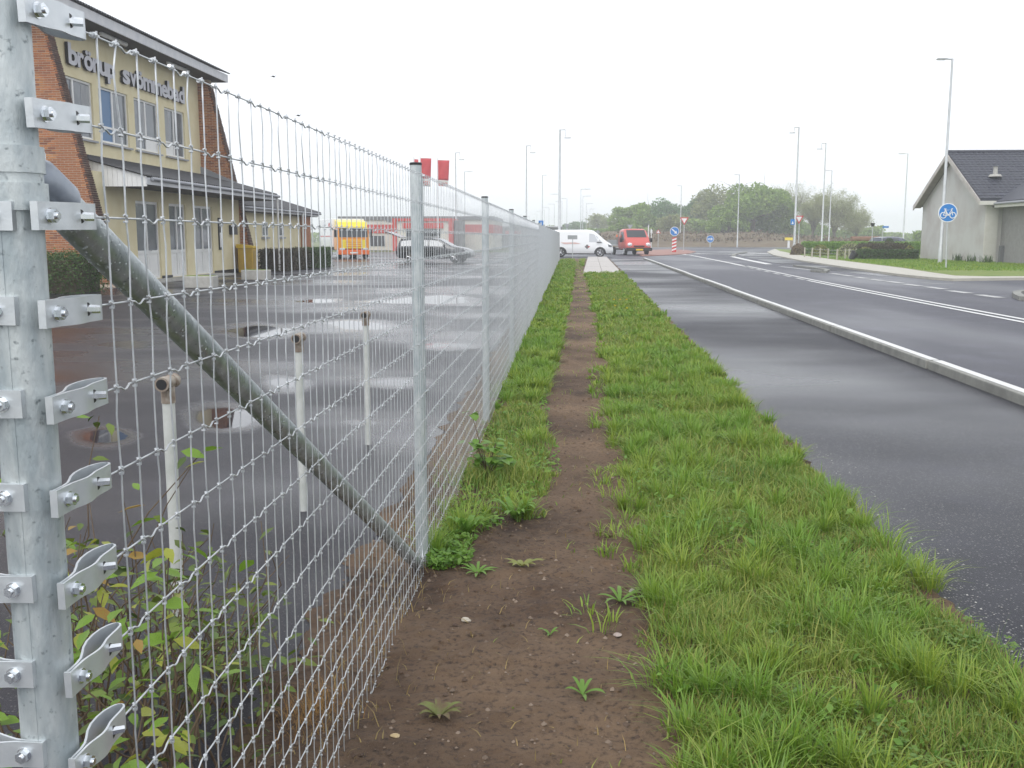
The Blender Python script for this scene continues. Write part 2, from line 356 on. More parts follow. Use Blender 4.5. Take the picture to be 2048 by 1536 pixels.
# ================================================================== THE SETTING
def structure(o, label=None): o['kind'] = 'structure'; return o
def pe(Y): return 1.463+.0191*Y            # left edge of the cycle path
def pk(Y): return 3.93+.0172*Y             # foot of the kerb between cycle path and road
structure(MB().add([(-550, -25, -.06), (550, -25, -.06), (550, 770, -.06), (-550, 770, -.06)], [(0, 1, 2, 3)]).build('ground', FIELD))
def yard_sheet():
    Ys = np.concatenate([[-8, 0], np.geomspace(1.2, 60, 330), [70, 85, 104]]); U = np.concatenate([np.linspace(0, 1, 190)**1.6*24, [30, 50, 89.03]]); X = -.97-U
    gx, gy = np.meshgrid(X, Ys); V = np.stack([gx, gy, np.zeros_like(gx)], -1).reshape(-1, 3); i = np.arange(V.shape[0]).reshape(gx.shape)
    me = np_mesh('yard', V, None, YARD, np.stack([i[:-1, 1:].ravel(), i[:-1, :-1].ravel(), i[1:, :-1].ravel(), i[1:, 1:].ravel()], 1))
    v = V-CC; dp = v@CF; dp = np.where(dp > .2, dp, 1e9); px = 1024+FPX*(v@CR)/dp; py = 768-FPX*(v@CU)/dp; wet = np.zeros(len(V))
    # hollows where water stands: (picture column, row, half width, half height, depth) laid on the ground plane
    for (cx_, cy_, rx, ry, amp) in [(440, 836, 125, 36, 1), (205, 868, 90, 30, .95), (520, 662, 110, 20, 1), (640, 602, 80, 8, .9), (700, 650, 140, 20, .72), (560, 765, 80, 30, .8), (800, 765, 120, 20, .62), (860, 600, 160, 14, .85), (880, 690, 110, 16, .7), (250, 690, 130, 16, .5), (720, 845, 140, 18, .5)]:
        d = np.sqrt(((px-cx_)/rx)**2+((py-cy_)/ry)**2); d = d+.55*(vnoise(V[:, 0], V[:, 1], 3+cx_, .9)-.5)+.25*(vnoise(V[:, 0], V[:, 1], 5+cx_, 3)-.5); wet = np.maximum(wet, amp*np.clip(1.25-d, 0, 1))
    at = me.attributes.new('wet', 'FLOAT', 'POINT'); at.data.foreach_set('value', wet.astype(np.float32)); return structure(link(bpy.data.objects.new('yard', me)))
yard_sheet()
structure(MB().add([(-.97, -8, -.004), (70, -8, -.004), (70, 168, -.004), (-.97, 168, -.004)], [(0, 1, 2, 3)]).build('road', ROADM))
ys = [-6, 0, 10, 20, 35, 50, 71]
cp = structure(MB().strip([(pe(y)-.3, y) for y in ys], [(pk(y)+.05, y) for y in ys], 0.0).build('cycle_path', CYCLE))
# verge of bare soil, gently uneven
def soil_sheet():
    Ys = np.concatenate([np.arange(.6, 2.2, .08), np.arange(2.2, 5.2, .022), np.arange(5.2, 14, .10), np.arange(14, 71, .5), [71.0]]); T = np.linspace(0, 1, 116)
    V = []
    for y in Ys:
        x0 = -.985+(vnoise(y, 3, 1, 5)-.5)*.10+(vnoise(y, 3, 2, 19)-.5)*.05; x1 = pe(y)+.03+(vnoise(y, 7, 3, 4)-.5)*.10+(vnoise(y, 9, 4, 15)-.5)*.06
        X = x0+(x1-x0)*T; YY = np.full_like(X, y)
        z = .012+.030*(vnoise(X, YY, 5, 2.2)-.35)+.020*(vnoise(X, YY, 6, 7)-.5)+.016*(vnoise(X, YY, 7, 19)-.5)+.010*(vnoise(X, YY, 8, 41)-.5)
        z = np.maximum(z, .005); e = np.minimum(np.minimum(T, 1-T)*22, 1); z = z*e+(1-e)*.002
        V.append(np.stack([X, YY, z], 1))
    nY, nX = len(Ys), len(T); V = np.concatenate(V); i = np.arange(nY*nX).reshape(nY, nX)
    me = np_mesh('verge_soil', V, None, SOIL, np.stack([i[:-1, :-1].ravel(), i[:-1, 1:].ravel(), i[1:, 1:].ravel(), i[1:, :-1].ravel()], 1))
    me.polygons.foreach_set('use_smooth', [True]*len(me.polygons)); return structure(link(bpy.data.objects.new('verge_soil', me)))
soil_sheet()
def soil_z(x, y):
    return np.maximum(.012+.030*(vnoise(x, y, 5, 2.2)-.35)+.020*(vnoise(x, y, 6, 7)-.5), .004)
# kerb: long precast stones, tops painted white
kerb = structure(thing('kerb', None, None, (pk(5), 5, 0)))
y = 2.0
for L in [3.2, 2.9, 3.6, 4.6, 5.9, 6.2, 6.0, 6.1, 6.0, 6.2, 6.0, 6.0, 6.0]:
    a, b = y+.022, y+L-.022; dx = random.uniform(-.016, .016); hz = .10+random.uniform(-.005, .005)
    def P(yy, off): return (pk(yy)+off+dx, yy)
    st = MB(); q = [P(a, 0), P(a, .155), P(b, .155), P(b, 0)]; st.prism(q, 'z', -.05, hz)
    k = st.build('kerb_stone', KERBM, kerb, bevel=.012, world=True)
    pt = MB(); q = [P(a+.004, .05), P(a+.004, .15), P(b-.004, .15), P(b-.004, .05)]; pt.prism(q, 'z', hz+.001, hz+.005)
    o = pt.build('painted_top', LINEM, k); o.matrix_parent_inverse = Matrix()
    k_m = k.matrix_parent_inverse; o.matrix_parent_inverse = Matrix()
    y += L
# road markings
def cx(Y): return float(np.interp(Y, [5, 18.6, 26, 34, 42, 51, 62, 75, 88], [8.15, 8.25, 8.32, 8.45, 8.75, 9.15, 9.6, 10.0, 10.4]))
def mark(name, m, pts, wd, z=.004):
    L = [(p[0]-wd/2, p[1]) for p in pts]; Rr = [(p[0]+wd/2, p[1]) for p in pts]
    o = MB().strip(L, Rr, z).build(name, m); return structure(o)
mark('centre_line', LINEM, [(cx(v)-.13, v) for v in (5, 12, 18, 24, 30, 36)], .13)
mark('centre_line', LINEM, [(cx(v)+.16, v) for v in (5, 12, 18, 24, 30, 36, 42, 48, 54)], .13)
for v in (36.6, 39.2, 41.8, 44.4, 47, 49.6, 52.2): mark('centre_dash', LINEWORN, [(cx(v)-.13, v), (cx(v+1.5)-.13, v+1.5)], .15)
mark('centre_line', LINEM, [(cx(v), v) for v in (54.5, 60, 66, 72, 78, 84, 88)], .24)
c = np.array([cx(88)+.05, 88.5]); arc = [(10.4, 88), (10.25, 89.6), (10.2, 91), (10.5, 93), (11.4, 95.5), (12.4, 97)]
mark('splitter_edge_line', LINEM, arc, .34)
for (x, yv) in [(1672, 548), (1694, 551), (1722, 555.5), (1753, 560), (1789, 564.5), (1824, 570), (1871, 576), (1919, 584), (1979, 592.5)]:
    wpx = (yv-475)*.30-12.4; a, b = G(x-wpx, yv-wpx*.13), G(x+wpx, yv+wpx*.13); n = np.array([b[1]-a[1], a[0]-b[0]]); n = n/np.linalg.norm(n)*.15
    structure(MB().add([(a[0]-n[0], a[1]-n[1], .004), (b[0]-n[0], b[1]-n[1], .004), (b[0]+n[0], b[1]+n[1], .004), (a[0]+n[0], a[1]+n[1], .004)], [(0, 1, 2, 3)]).build('give_way_dash', LINEWORN))
def px_line(name, m, pts, wd, z=.004):
    P = [G(*p) for p in pts]; L = []; Rr = []
    for i, p in enumerate(P):
        t = P[min(i+1, len(P)-1)]-P[max(i-1, 0)]; n = np.array([-t[1], t[0]]); n /= np.linalg.norm(n)
        L.append(p[:2]+n*wd/2); Rr.append(p[:2]-n*wd/2)
    return structure(MB().strip(L, Rr, z).build(name, m))
px_line('edge_line', LINEWORN, [(1846, 566), (1876, 567.5), (1908, 568)], .22)
px_line('lane_edge_line', LINEM, [(1464, 513), (1490, 519), (1515, 524), (1538, 528.5)], .42)
px_line('lane_edge_line', LINEWORN, [(1560, 533), (1600, 537.5), (1632, 541)], .22)
px_line('crossing_line', LINEWORN, [(1392, 503.2), (1440, 503.4), (1506, 502)], 1.1)
for x, yv in [(1395, 507.4), (1417, 508), (1441, 508.6), (1465, 508.6), (1503, 506.8), (1524, 506.2)]:
    px_line('yield_block', LINEM, [(x-6, yv), (x+6, yv-.2)], 5.0)
# right-hand cycle lane (darker, newer asphalt), island tip kerb, pavement and lawn
structure(MB().prism(poly_px([(1480, 512), (1495, 506), (1530, 503.5), (1560, 513), (1640, 526), (1740, 540), (1840, 552), (1760, 552), (1660, 541), (1560, 528)]), 'z', -.001, .003).build('cycle_lane', CYCLE))
def px_kerb(name, pts, wd, h, m):
    P = [G(*p) for p in pts]; k = structure(thing(name, None, None, tuple(P[0])))
    for i in range(len(P)-1):
        a, b = P[i], P[i+1]; t = b-a; t = t/np.linalg.norm(t); n = np.array([-t[1], t[0], 0])*wd/2; g = t*.01
        q = [(a+g-n)[:2], (b-g-n)[:2], (b-g+n)[:2], (a+g+n)[:2]]
        MB().prism(q, 'z', -.03, h).build('kerb_stone', m, k, world=True)
    return k
px_kerb('island_kerb', [(1590, 533.5), (1620, 537), (1645, 540.5), (1655, 543), (1648, 545.5), (1625, 543.5)], .22, .09, KERBM)
px_kerb('inner_kerb', [(1468, 513), (1466, 510.5), (1476, 508.5), (1492, 505.5)], .3, .1, KERBM)
px_kerb('corner_kerb', [(2047, 601), (2036, 596), (2032, 591), (2040, 588), (2060, 587)], .2, .1, KERBM)
walk_lo = [(1534, 503.5), (1548, 510), (1600, 520), (1700, 535), (1800, 548), (1860, 554), (1905, 557), (1975, 556), (2060, 555)]
walk_hi = [(1550, 497.5), (1560, 502), (1600, 510), (1700, 523), (1800, 535), (1860, 544), (1910, 551), (1975, 552.5), (2060, 552)]
wk = MB(); lo = [G(*p, .09)[:2] for p in walk_lo]; hi = [G(*p, .09)[:2] for p in walk_hi]
wk.prism(lo+hi[::-1], 'z', -.03, .09); structure(wk.build('pavement', PALEPAV))
lw = [G(*p, .09)[:2] for p in walk_hi]; lw = [tuple(p) for p in lw]+[(75, lw[-1][1]), (75, 118), (26, 118)]
structure(MB().prism(lw, 'z', -.03, .10).build('lawn', LAWN))
# red paved splitter island with pale kerb, far kerb of the roundabout, mound behind it
sp = poly_px([(1285, 511), (1340, 509), (1378, 506.5), (1392, 503), (1372, 499.5), (1335, 498.5), (1290, 500.5), (1270, 506)], .06)
structure(MB().prism(sp, 'z', -.03, .06).build('splitter_island', REDPAV, bevel=.03))
fk = [G(x, yv)[:2] for x, yv in ((1180, 497), (1300, 495.5), (1400, 494.5), (1480, 494.5), (1540, 493.5))]
structure(MB().strip([(p[0], p[1]-.0) for p in fk], [(p[0], p[1]+2.2) for p in fk], .05).build('roundabout_apron', PALEPAV))
def mound():
    X = np.linspace(-5, 58, 90); Y = np.linspace(158, 215, 40); gx, gy = np.meshgrid(X, Y)
    z = 2.2*np.clip((gy-159)/26, 0, 1)**.7*np.clip((56-gx)/22, 0, 1)*np.clip((gx+5)/12, 0, 1)*(.75+.5*vnoise(gx, gy, 3, .09))+.35*(vnoise(gx, gy, 4, .4)-.5)
    V = np.stack([gx, gy, z-.08], -1).reshape(-1, 3); i = np.arange(V.shape[0]).reshape(gx.shape)
    me = np_mesh('mound', V, None, MOUND, np.stack([i[:-1, :-1].ravel(), i[:-1, 1:].ravel(), i[1:, 1:].ravel(), i[1:, :-1].ravel()], 1))
    return structure(link(bpy.data.objects.new('mound', me)))
mound()
n = 5200; bx = RNG.uniform(-2, 50, n); by = RNG.uniform(165, 200, n)
bz = 2.0*np.clip((by-159)/26, 0, 1)**.7*np.clip((56-bx)/22, 0, 1)*np.clip((bx+5)/12, 0, 1)*.9+RNG.uniform(0, 1.1, n)*(vnoise(bx, by, 9, .25)+.2)
o = link(bpy.data.objects.new('dry_brush', leaf_cloud('dry_brush', np.stack([bx, by, bz], 1), .55, DRYM)))
tag(o, 'brown dry brush covering the bank behind the roundabout', 'brush', kind='stuff')
# end slabs of the verge
sl_ = structure(thing('slab_pavement', None, None, tuple(G(1205, 530))))
for r_, (ya, yb) in enumerate([(545, 533.5), (533.2, 523.5), (523.3, 513.4)]):
    for c_ in range(2):
        def X_(yv, t):
            l, rr = np.interp(yv, [513, 545], [1176, 1166]), np.interp(yv, [513, 545], [1213, 1243]); return l+(rr-l)*t
        t0, t1 = (c_*.5+.004, c_*.5+.496)
        q = poly_px([(X_(ya, t0), ya-r_*0), (X_(ya, t1), ya), (X_(yb, t1), yb), (X_(yb, t0), yb)], .06)
        MB().prism(q, 'z', -.02, .06+random.uniform(0, .006)).build('slab', SLABM, sl_, bevel=.01, world=True)
# ================================================================== THE FENCE
FX = -.64                                                             # plane of the wire mesh
ROWS = [1.768, 1.648, 1.527, 1.408, 1.289, 1.171, 1.050, .930, .813, .695, .588, .484, .402, .325, .248, .168, .088, .018]
Y0, Y1, DY = 1.340, 66.5, .0655
fence = thing('wire_fence', 'long galvanised knotted wire mesh fence running beside the bare soil verge', 'fence', (FX, Y0, 0))
VY = list(np.arange(Y0+.022, Y1, DY)); VY = [v+(random.uniform(-.006, .006) if v < 20 else 0) for v in VY]
def row_wire(k, z):
    m = MB(); pts = []; y = Y0-.03; n0 = 150
    for i, v in enumerate(VY[:n0]):
        pts.append((FX, v-.006, z)); pts.append((FX, v+.006, z))
        gap = VY[i+1]-v
        if (i+k) % 3 == 1: pts += [(FX+.001, v+gap*.30, z-.001), (FX+.001, v+gap*.48, z-.006), (FX+.001, v+gap*.60, z-.0055), (FX+.001, v+gap*.78, z+.0005)]
    pts = [(FX, Y0-.012, z)]+pts
    m.tube(pts, .00155, 6); m.tube([pts[-1], (FX+.002, 14, z), (FX+.002, 25, z), (FX+.002, Y1, z)], [.0018, .0026, .003, .0034], 4)
    return m.build('horizontal_wire', WIRE, fence, smooth=True, world=True)
for k, z in enumerate(ROWS): row_wire(k, z)
NV = 300
for i, v in enumerate(VY[:NV]):
    pts = []; amp = .0055 if v < 4 else .004
    side = random.choice((-1, 1)); topk = random.choice((0, 0, 1, 1.6)) if v < 4 else random.choice((0, .6))
    for k, z in enumerate(ROWS):
        pts.append((FX+.0035, v, z+(.006 if k == 0 else 0)))
        if k < len(ROWS)-1:
            g = z-ROWS[k+1]; a = random.uniform(-1, 1)*amp*(.5 if v > 9 else 1)
            if k == 0: a = side*.009*topk
            pts.append((FX+.0035, v+a, z-g*.33)); pts.append((FX+.0035, v+a*.6, z-g*.66))
    if v > 6: pts = pts[::3]+[pts[-1]]
    MB().tube(pts, .00135 if v < 8 else .0015, 6 if v < 8 else 4).build('vertical_wire', WIRE, fence, smooth=True, world=True)
fm = MB()
for v in VY[NV:]: fm.tube([(FX+.0035, v, ROWS[0]), (FX+.0035, v, 0.01)], .0016, 4)
tag(fm.build('distant_vertical_wire', WIRE, fence, fix=False, world=True), kind='stuff')
# knots: the lock wrapped round every crossing
def knot_mesh(top):
    m = MB()
    if top:
        m.tube([(0, -.011, .001), (0, -.006, 0)], .0042, 8); m.tube([(.001, -.007, 0), (.002, 0, .001)], .0052, 8); m.tube([(.002, .001, 0), (.004, .007, -.001)], .0036, 6)
    else:
        m.tube([(.0035, 0, -.0075), (.0035, 0, -.0045)], .0046, 8); m.tube([(.0035, 0, .0035), (.0035, 0, .0065)], .0046, 8)
        m.tube([(.0045, -.007, .006), (.0065, -.001, .001), (.0045, .006, -.006)], .0019, 5)
    return m.mesh('knot', WIRE, 'auto', True)
KT, KM = knot_mesh(True), knot_mesh(False)
knots = sorted([(v+(ROWS[0]-z)*.25, v, k) for v in VY[:46] for k, z in enumerate(ROWS)])
for _, v, k in knots[:300]: inst('knot', KT if k == 0 else KM, fence, (FX, v, ROWS[k]), (random.uniform(-.25, .25), 0, 0), (.82, .82, .82), world=True)
km = MB(); used = set((v, k) for _, v, k in knots[:300])
for i, v in enumerate(VY):
    if v > 30: break
    for k, z in enumerate(ROWS):
        if (v, k) in used: continue
        if v < 9:
            km.tube([(FX+.0035, v, z-.0075), (FX+.0035, v, z-.0045)], .0038, 6); km.tube([(FX+.0035, v, z+.0035), (FX+.0035, v, z+.0065)], .0038, 6)
        else: km.tube([(FX+.0035, v, z-.006), (FX+.0035, v, z+.006)], .0034, 4)
tag(km.build('knot', WIRE, fence, fix=False, world=True), kind='stuff')

# ---- corner post with its clamps
PC = onX(50, 768, -.686); PCX, PCY = float(PC[0]), float(PC[1]); PR = .0348
post = thing('corner_post', 'thick galvanised corner post carrying two rows of bolted wire clamps', 'fence post', (PCX, PCY, 0))
MB().tube([(0, 0, -.02), (0, 0, 2.12)], PR, 48).build('tube', POSTM, post, smooth='auto')
seam = MB().box((.0, -PR-.0006, 0), (.0035, -PR+.004, 2.1)); seam.build('weld_seam', POSTM, post)
MB().tube([(0, 0, 2.12), (0, 0, 2.135)], PR+.004, 32).build('cap', BLACK, post, smooth='auto')
# clamp in local coordinates: x runs along the fence, y outwards (to the camera side), z up
def clamp_meshes(Lc=.142, h=.0345):
    pr = [(0, 0), (.030, 0), (.040, .0012), (.050, .0036), (.060, .0052), (.070, .0050), (.080, .0030), (.090, .0008), (.100, 0), (.120, 0), (.134, -.0012), (.140, -.005), (Lc, -.010)]
    th = .0032; m = MB()
    def strip(pr, sgn):
        n = len(pr); vs = []
        for (x, y_) in pr: vs += [(x, y_, -h/2), (x, y_+th, -h/2), (x, y_+th, h/2), (x, y_, h/2)]
        fs = []
        for i in range(n-1):
            a, b = i*4, i*4+4
            for q in range(4): fs.append((a+q, a+(q+1) % 4, b+(q+1) % 4, b+q))
        fs += [(0, 3, 2, 1), (4*n-4, 4*n-3, 4*n-2, 4*n-1)]; m.add(vs, fs)
    strip(pr, 1); front = m.mesh('front_plate', CLAMPM, 'auto', True)
    m = MB(); bk = [(0, -.0045), (.022, -.0045), (.036, -.0065), (.050, -.012), (.066, -.019), (.084, -.024), (.104, -.0255), (.120, -.024), (.132, -.020), (.139, -.0155), (Lc, -.0105)]
    strip(bk, -1); back = m.mesh('back_plate', CLAMPM, 'auto', True)
    m = MB(); m.tube([(.0215, .003, 0), (.0215, .0045, 0)], .0098, 20); m.tube([(.0215, .0045, 0), (.0215, .0125, 0)], .0082, 6); m.tube([(.0215, .0125, 0), (.0215, .0155, 0)], .0042, 10)
    nut = m.mesh('hex_bolt', BOLTM, 'auto', True)
    m = MB(); m.tube([(.0935, .0004, 0), (.0935, .0038, 0)], .0090, 16); hole = m.mesh('slot', BLACK, 'auto', True)
    m = MB(); m.tube([(.0960, .0, 0), (.1045, .0150, .0005)], [.0060, .0054], 6); pin = m.mesh('wire_pin', BOLTM, 'auto', True)
    m = MB()
    for q in range(3): m.tube([(.05+.010*q+.006*math.cos(t), -.006+.0, .006*math.sin(t)) for t in np.linspace(0, 6.2, 9)], .0016, 5)
    coil = m.mesh('wire_coil', WIRE, True, True)
    m = MB(); m.box((-.0035, -.006, -h/2), (.0, .0034, h/2)); end = m.mesh('end_fold', CLAMPM, None, True)
    return front, back, nut, hole, pin, coil, end
CLM = clamp_meshes()
def clamp(parent, loc, rz, tilt=0.0, ps=1.0):
    o = inst('clamp', CLM[0], parent, loc, (0, -tilt, rz))
    for nm, me in zip(('back_plate', 'hex_bolt', 'slot', 'wire_pin', 'wire_coil', 'end_fold'), CLM[1:]):
        inst(nm, me, o, (0, 0, 0))
    return o
# clamps holding the long fence: they point along +Y, local y outwards = +X
CLY = [(78, z) for z in ROWS[:9]]
for k, z in enumerate(ROWS[:16]):
    yy = 1.186-PCY+.0025*math.sin(k*2.1); zz = z-.001
    cl = inst('clamp', CLM[0], post, (FX-PCX+.001, yy, zz)); cl.rotation_euler = (0, 0, 0)
    # local x -> world +Y, local y -> world +X (mirror keeps both rows built from the same plates)
    t = R(3.0 if k < 2 else random.uniform(-1.5, 1.5))
    cl.matrix_basis = Matrix.Translation((FX-PCX+.001, yy, zz)) @ Matrix(((0, 1, 0, 0), (1, 0, 0, 0), (0, 0, -1, 0), (0, 0, 0, 1))) @ Matrix.Rotation(t, 4, 'Y') @ Matrix.Diagonal((1.10, 1, 1, 1))
    for nm, me in zip(('back_plate', 'hex_bolt', 'slot', 'wire_pin', 'wire_coil', 'end_fold'), CLM[1:]): inst(nm, me, cl)
# clamps of the second fence that leaves to the left (only their bolted ends reach into view)
for k, (bxp, byp) in enumerate([(-14, 432), (-8, 622), (6, 808), (12, 995), (29, 1178), (30, 1348), (51, 1508)]):
    q = onY(bxp, byp, PCY-PR-.004)
    cl = inst('clamp', CLM[0], post, (q[0]-PCX+.0215, -PR-.004, float(q[2])))
    cl.matrix_basis = Matrix.Translation((q[0]-PCX+.0215, -PR-.0035, float(q[2]))) @ Matrix.Rotation(math.pi, 4, 'Z') @ Matrix.Rotation(R(random.uniform(-1, 1)), 4, 'Y')
    for nm, me in zip(('back_plate', 'hex_bolt', 'slot', 'wire_pin', 'end_fold'), (CLM[1], CLM[2], CLM[3], CLM[4], CLM[6])): inst(nm, me, cl)
# collar that carries the brace, in two overlapping bands
zc = float(onY(47, 322, PCY)[2])
col = MB().tube([(0, 0, zc-.015), (0, 0, zc+.017)], PR+.0055, 48).build('collar', POSTM, post, smooth='auto')
MB().tube([(0, 0, zc-.027), (0, 0, zc-.015)], PR+.003, 48).build('collar_ring', POSTM, post, smooth='auto')
MB().tube([(0, 0, zc-.060), (0, 0, zc-.027)], PR+.0075, 48).build('collar', POSTM, post, smooth='auto')
lug = MB().box((-.006, PR*.9, zc-.012), (.006, PR+.022, zc+.022)); lug.build('lug', POSTM, post, bevel=.002)
MB().tube([(-.014, PR+.013, zc+.010), (.018, PR+.013, zc+.010)], .0075, 6).build('collar_bolt', BOLTM, post)
# ---- diagonal brace
A = np.array([PCX, PCY+PR+.010, zc-.014]); B = np.array([PCX+.012, 4.36, .02]); D = (B-A)/np.linalg.norm(B-A)
br = thing('brace_tube', 'sloping galvanised brace tube from the corner post down to the next post', 'brace', tuple(B))
MB().tube([A+D*.03, A+D*.05, B], .0275, 36).build('tube', BRACEM, br, smooth='auto', world=True)
MB().tube([A-D*.012, A, A+D*.012, A+D*.072, A+D*.0721], [.016, .026, .0310, .0325, .0285], 36).build('end_cup', mat('cup_zinc', (.26, .29, .34), .45, .5, (.36, .39, .43), 20), br, smooth='auto', world=True)
dm = MB()
for i in range(420):
    s = random.random()**1.6*(np.linalg.norm(B-A)-.2)+.1; a = random.uniform(-2.6, .6); u = np.cross(D, [0, 0, 1]); u /= np.linalg.norm(u); q = np.cross(u, D)
    n_ = u*math.cos(a)+q*math.sin(a); p = A+D*s+n_*.0275; r = random.uniform(.0012, .0026)
    t1 = D*r; t2 = np.cross(n_, D)*r
    dm.add([p+t1, p+t2, p-t1, p-t2, p+n_*r*.8], [(0, 1, 4), (1, 2, 4), (2, 3, 4), (3, 0, 4)])
DROP = mat('water_drop', (.62, .66, .67), .05, 0, spec=1.0)
tag(dm.build('rain_drops', DROP, br, smooth=True, world=True), kind='stuff')
hk = MB().tube([B+np.array([.03+.0*t, -.10+.035*math.cos(t), .12+.05*math.sin(t)]) for t in np.linspace(-2.6, .9, 14)], .0022, 6); hk.build('tie_wire', WIRE, br, smooth=True, world=True)
# ---- intermediate posts, 3.55 m apart, behind the mesh
tube_me = MB().tube([(0, 0, -.02), (0, 0, 1.812)], .0255, 28).mesh('tube', POSTM, 'auto', True)
cap_me = MB().tube([(0, 0, 1.812), (0, 0, 1.820), (0, 0, 1.823)], [.0272, .0272, .024], 28).mesh('cap', BLACK, 'auto', True)
fb_me = MB().tube([(.024, .012, 0), (.036, .012, 0)], .005, 6).mesh('hook_bolt', BOLTM, None, True)
rail_me = MB().box((.010, .016, .0), (.030, .0195, 1.76)).mesh('fixing_strip', POSTM, None, True)
for i, yy in enumerate([4.42+3.62*j for j in range(18)]):
    t = thing('fence_post', 'galvanised fence post with dark cap standing where the sloping brace ends' if i == 0 else 'galvanised round fence post with dark cap behind the wire mesh', 'fence post', (FX-.031, yy, 0), 0, None if i == 0 else 'fence posts along the verge')
    t.rotation_euler = (random.uniform(-.004, .004), random.uniform(-.004, .004), 0)
    inst('tube', tube_me, t); inst('cap', cap_me, t); inst('fixing_strip', rail_me, t)
    if i < 5:
        for z in (1.768, 1.05, .813, .325): inst('hook_bolt', fb_me, t, (0, 0, z))

# ================================================================== BUILDINGS
BR_N = [0]
def brick_face(parent, x0, edge, Yf, z0, z1, cut=300, bl=.222, bh=.050, j=.018, proud=.006, mats=(BRICK,), near='xz'):
    """bricks on a wall facing the camera side (-Y) at Y=Yf, from X=x0 to the sloping edge(z); nearest `cut` are parts, the rest one part"""
    L = []; row = 0; z = z0
    while z+bh < z1:
        x = x0+(row % 2)*(bl+j)/2-(bl+j); e = min(edge(z), edge(z+bh))
        while x < e-.02:
            a, b = max(x, x0), min(x+bl, e)
            if b-a > .03: L.append((a, b, z))
            x += bl+j
        z += bh+j; row += 1
    full = MB().box((0, -.010, 0), (bl, .0, bh)).mesh('brick', mats[0], None, True)
    L.sort(key=lambda t: -(t[0]+t[1])); parts = [t for t in L if abs((t[1]-t[0])-bl) < 1e-4][:cut]; ps = set(parts)
    for a, b, zz in parts:
        o = inst('brick', full, parent, (a, Yf-random.uniform(0, .004), zz), world=True)
    rest = MB()
    for t in L:
        if t in ps: continue
        d = random.uniform(0, .004); rest.box((t[0], Yf-.010-d, t[2]), (t[1], Yf+.0, t[2]+bh))
    if rest.v: tag(rest.build('brick', mats[0], parent, world=True, fix=False), kind='stuff')
hall = thing('swimming_hall', 'yellow rendered two-storey hall with sloping red brick fins and lettering', 'building', (-16, 36, 0))
def hp(m, name, mt, parent=hall, **k): return m.build(name, mt, parent, world=True, **k)
def fin_edge(z): return -13.68-(15.28-13.68)*z/7.1
YA, YB = 29.72, 43.5
for Yf in (YA, YB):
    poly = [(-24 if Yf == YA else -16.05, -.02), (fin_edge(0), -.02), (fin_edge(8.22), 8.22), (-24 if Yf == YA else -16.05, 8.22)]
    hp(MB().prism(poly, 'y', Yf+.001, Yf+.34), 'brick_fin', MORTAR)
brick_face(hall, -17.6, lambda z: fin_edge(z)-.012, YA, .10, 8.15, 300)
brick_face(hall, -16.0, lambda z: fin_edge(z)-.012, YB, .10, 8.15, 0)
# dark header bricks up the sloping front edge of each fin
hb = MB()
for Yf in (YA, YB):
    for k in range(118):
        z = .06+k*.068; x = fin_edge(z); o_ = random.uniform(-.006, .012)
        for (ya, yb) in ((-.012, .155), (.168, .35)):
            hb.box((x-.10, Yf+ya, z), (x+.012+o_, Yf+yb, z+.056))
tag(hp(hb, 'edge_brick', BRICKD, fix=False), kind='stuff')
WIN = [(31.25, 33.70), (34.15, 36.42), (36.95, 39.12), (39.74, 41.80)]; WZ0, WZ1 = 4.74, 6.60
def wall_with_holes(X0, X1, ya, yb, za, zb, holes, mt, name):
    """wall slab X0..X1 with rectangular openings (y0,y1,z0,z1), cut as separate blocks"""
    m = MB(); hs_ = sorted(holes); y = ya
    for (h0, h1, c0, c1) in hs_:
        m.box((X0, y, za), (X1, h0, zb)); m.box((X0, h0, za), (X1, h1, c0)) if c0 > za+.01 else None
        m.box((X0, h0, c1), (X1, h1, zb)) if c1 < zb-.01 else None
        y = h1
    m.box((X0, y, za), (X1, yb, zb)); return hp(m, name, mt, fix=False)
wall_with_holes(-16.3, -16.0, YA+.34, YB, 3.4, 8.2, [(a, b, WZ0, WZ1) for a, b in WIN], YELLOWWALL, 'upper_wall')
DOORS = [(32.95, 34.85), (35.75, 37.32), (38.12, 40.15)]
wall_with_holes(-14.7, -14.4, YA+.34, YB, .0, 3.5, [(a, b, .08, 2.72) for a, b in DOORS], YELLOWWALL, 'lower_wall')
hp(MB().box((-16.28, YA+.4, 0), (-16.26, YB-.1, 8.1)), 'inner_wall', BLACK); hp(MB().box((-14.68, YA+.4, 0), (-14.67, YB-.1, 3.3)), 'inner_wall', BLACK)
hp(MB().box((-24, YA+.4, 0), (-16.4, YB-.05, 8.1)), 'core', YELLOWWALL)
BLIND = mat('blue_blind', (.10, .20, .36), .5); CURT = mat('grey_curtain', (.42, .43, .44), .8, 0, (.32, .33, .35), 6, stretch=(1, 3, .2)); ROOMD = mat('room_dark', (.10, .105, .11), .8, 0, (.16, .165, .17), 1.0)
def frame(parent, X, y0, y1, z0, z1, wd=.07, d=.08):
    m = MB(); m.box((X-d, y0, z0), (X, y0+wd, z1)); m.box((X-d, y1-wd, z0), (X, y1, z1)); m.box((X-d, y0+wd, z0), (X, y1-wd, z0+wd)); m.box((X-d, y0+wd, z1-wd), (X, y1-wd, z1)); return m
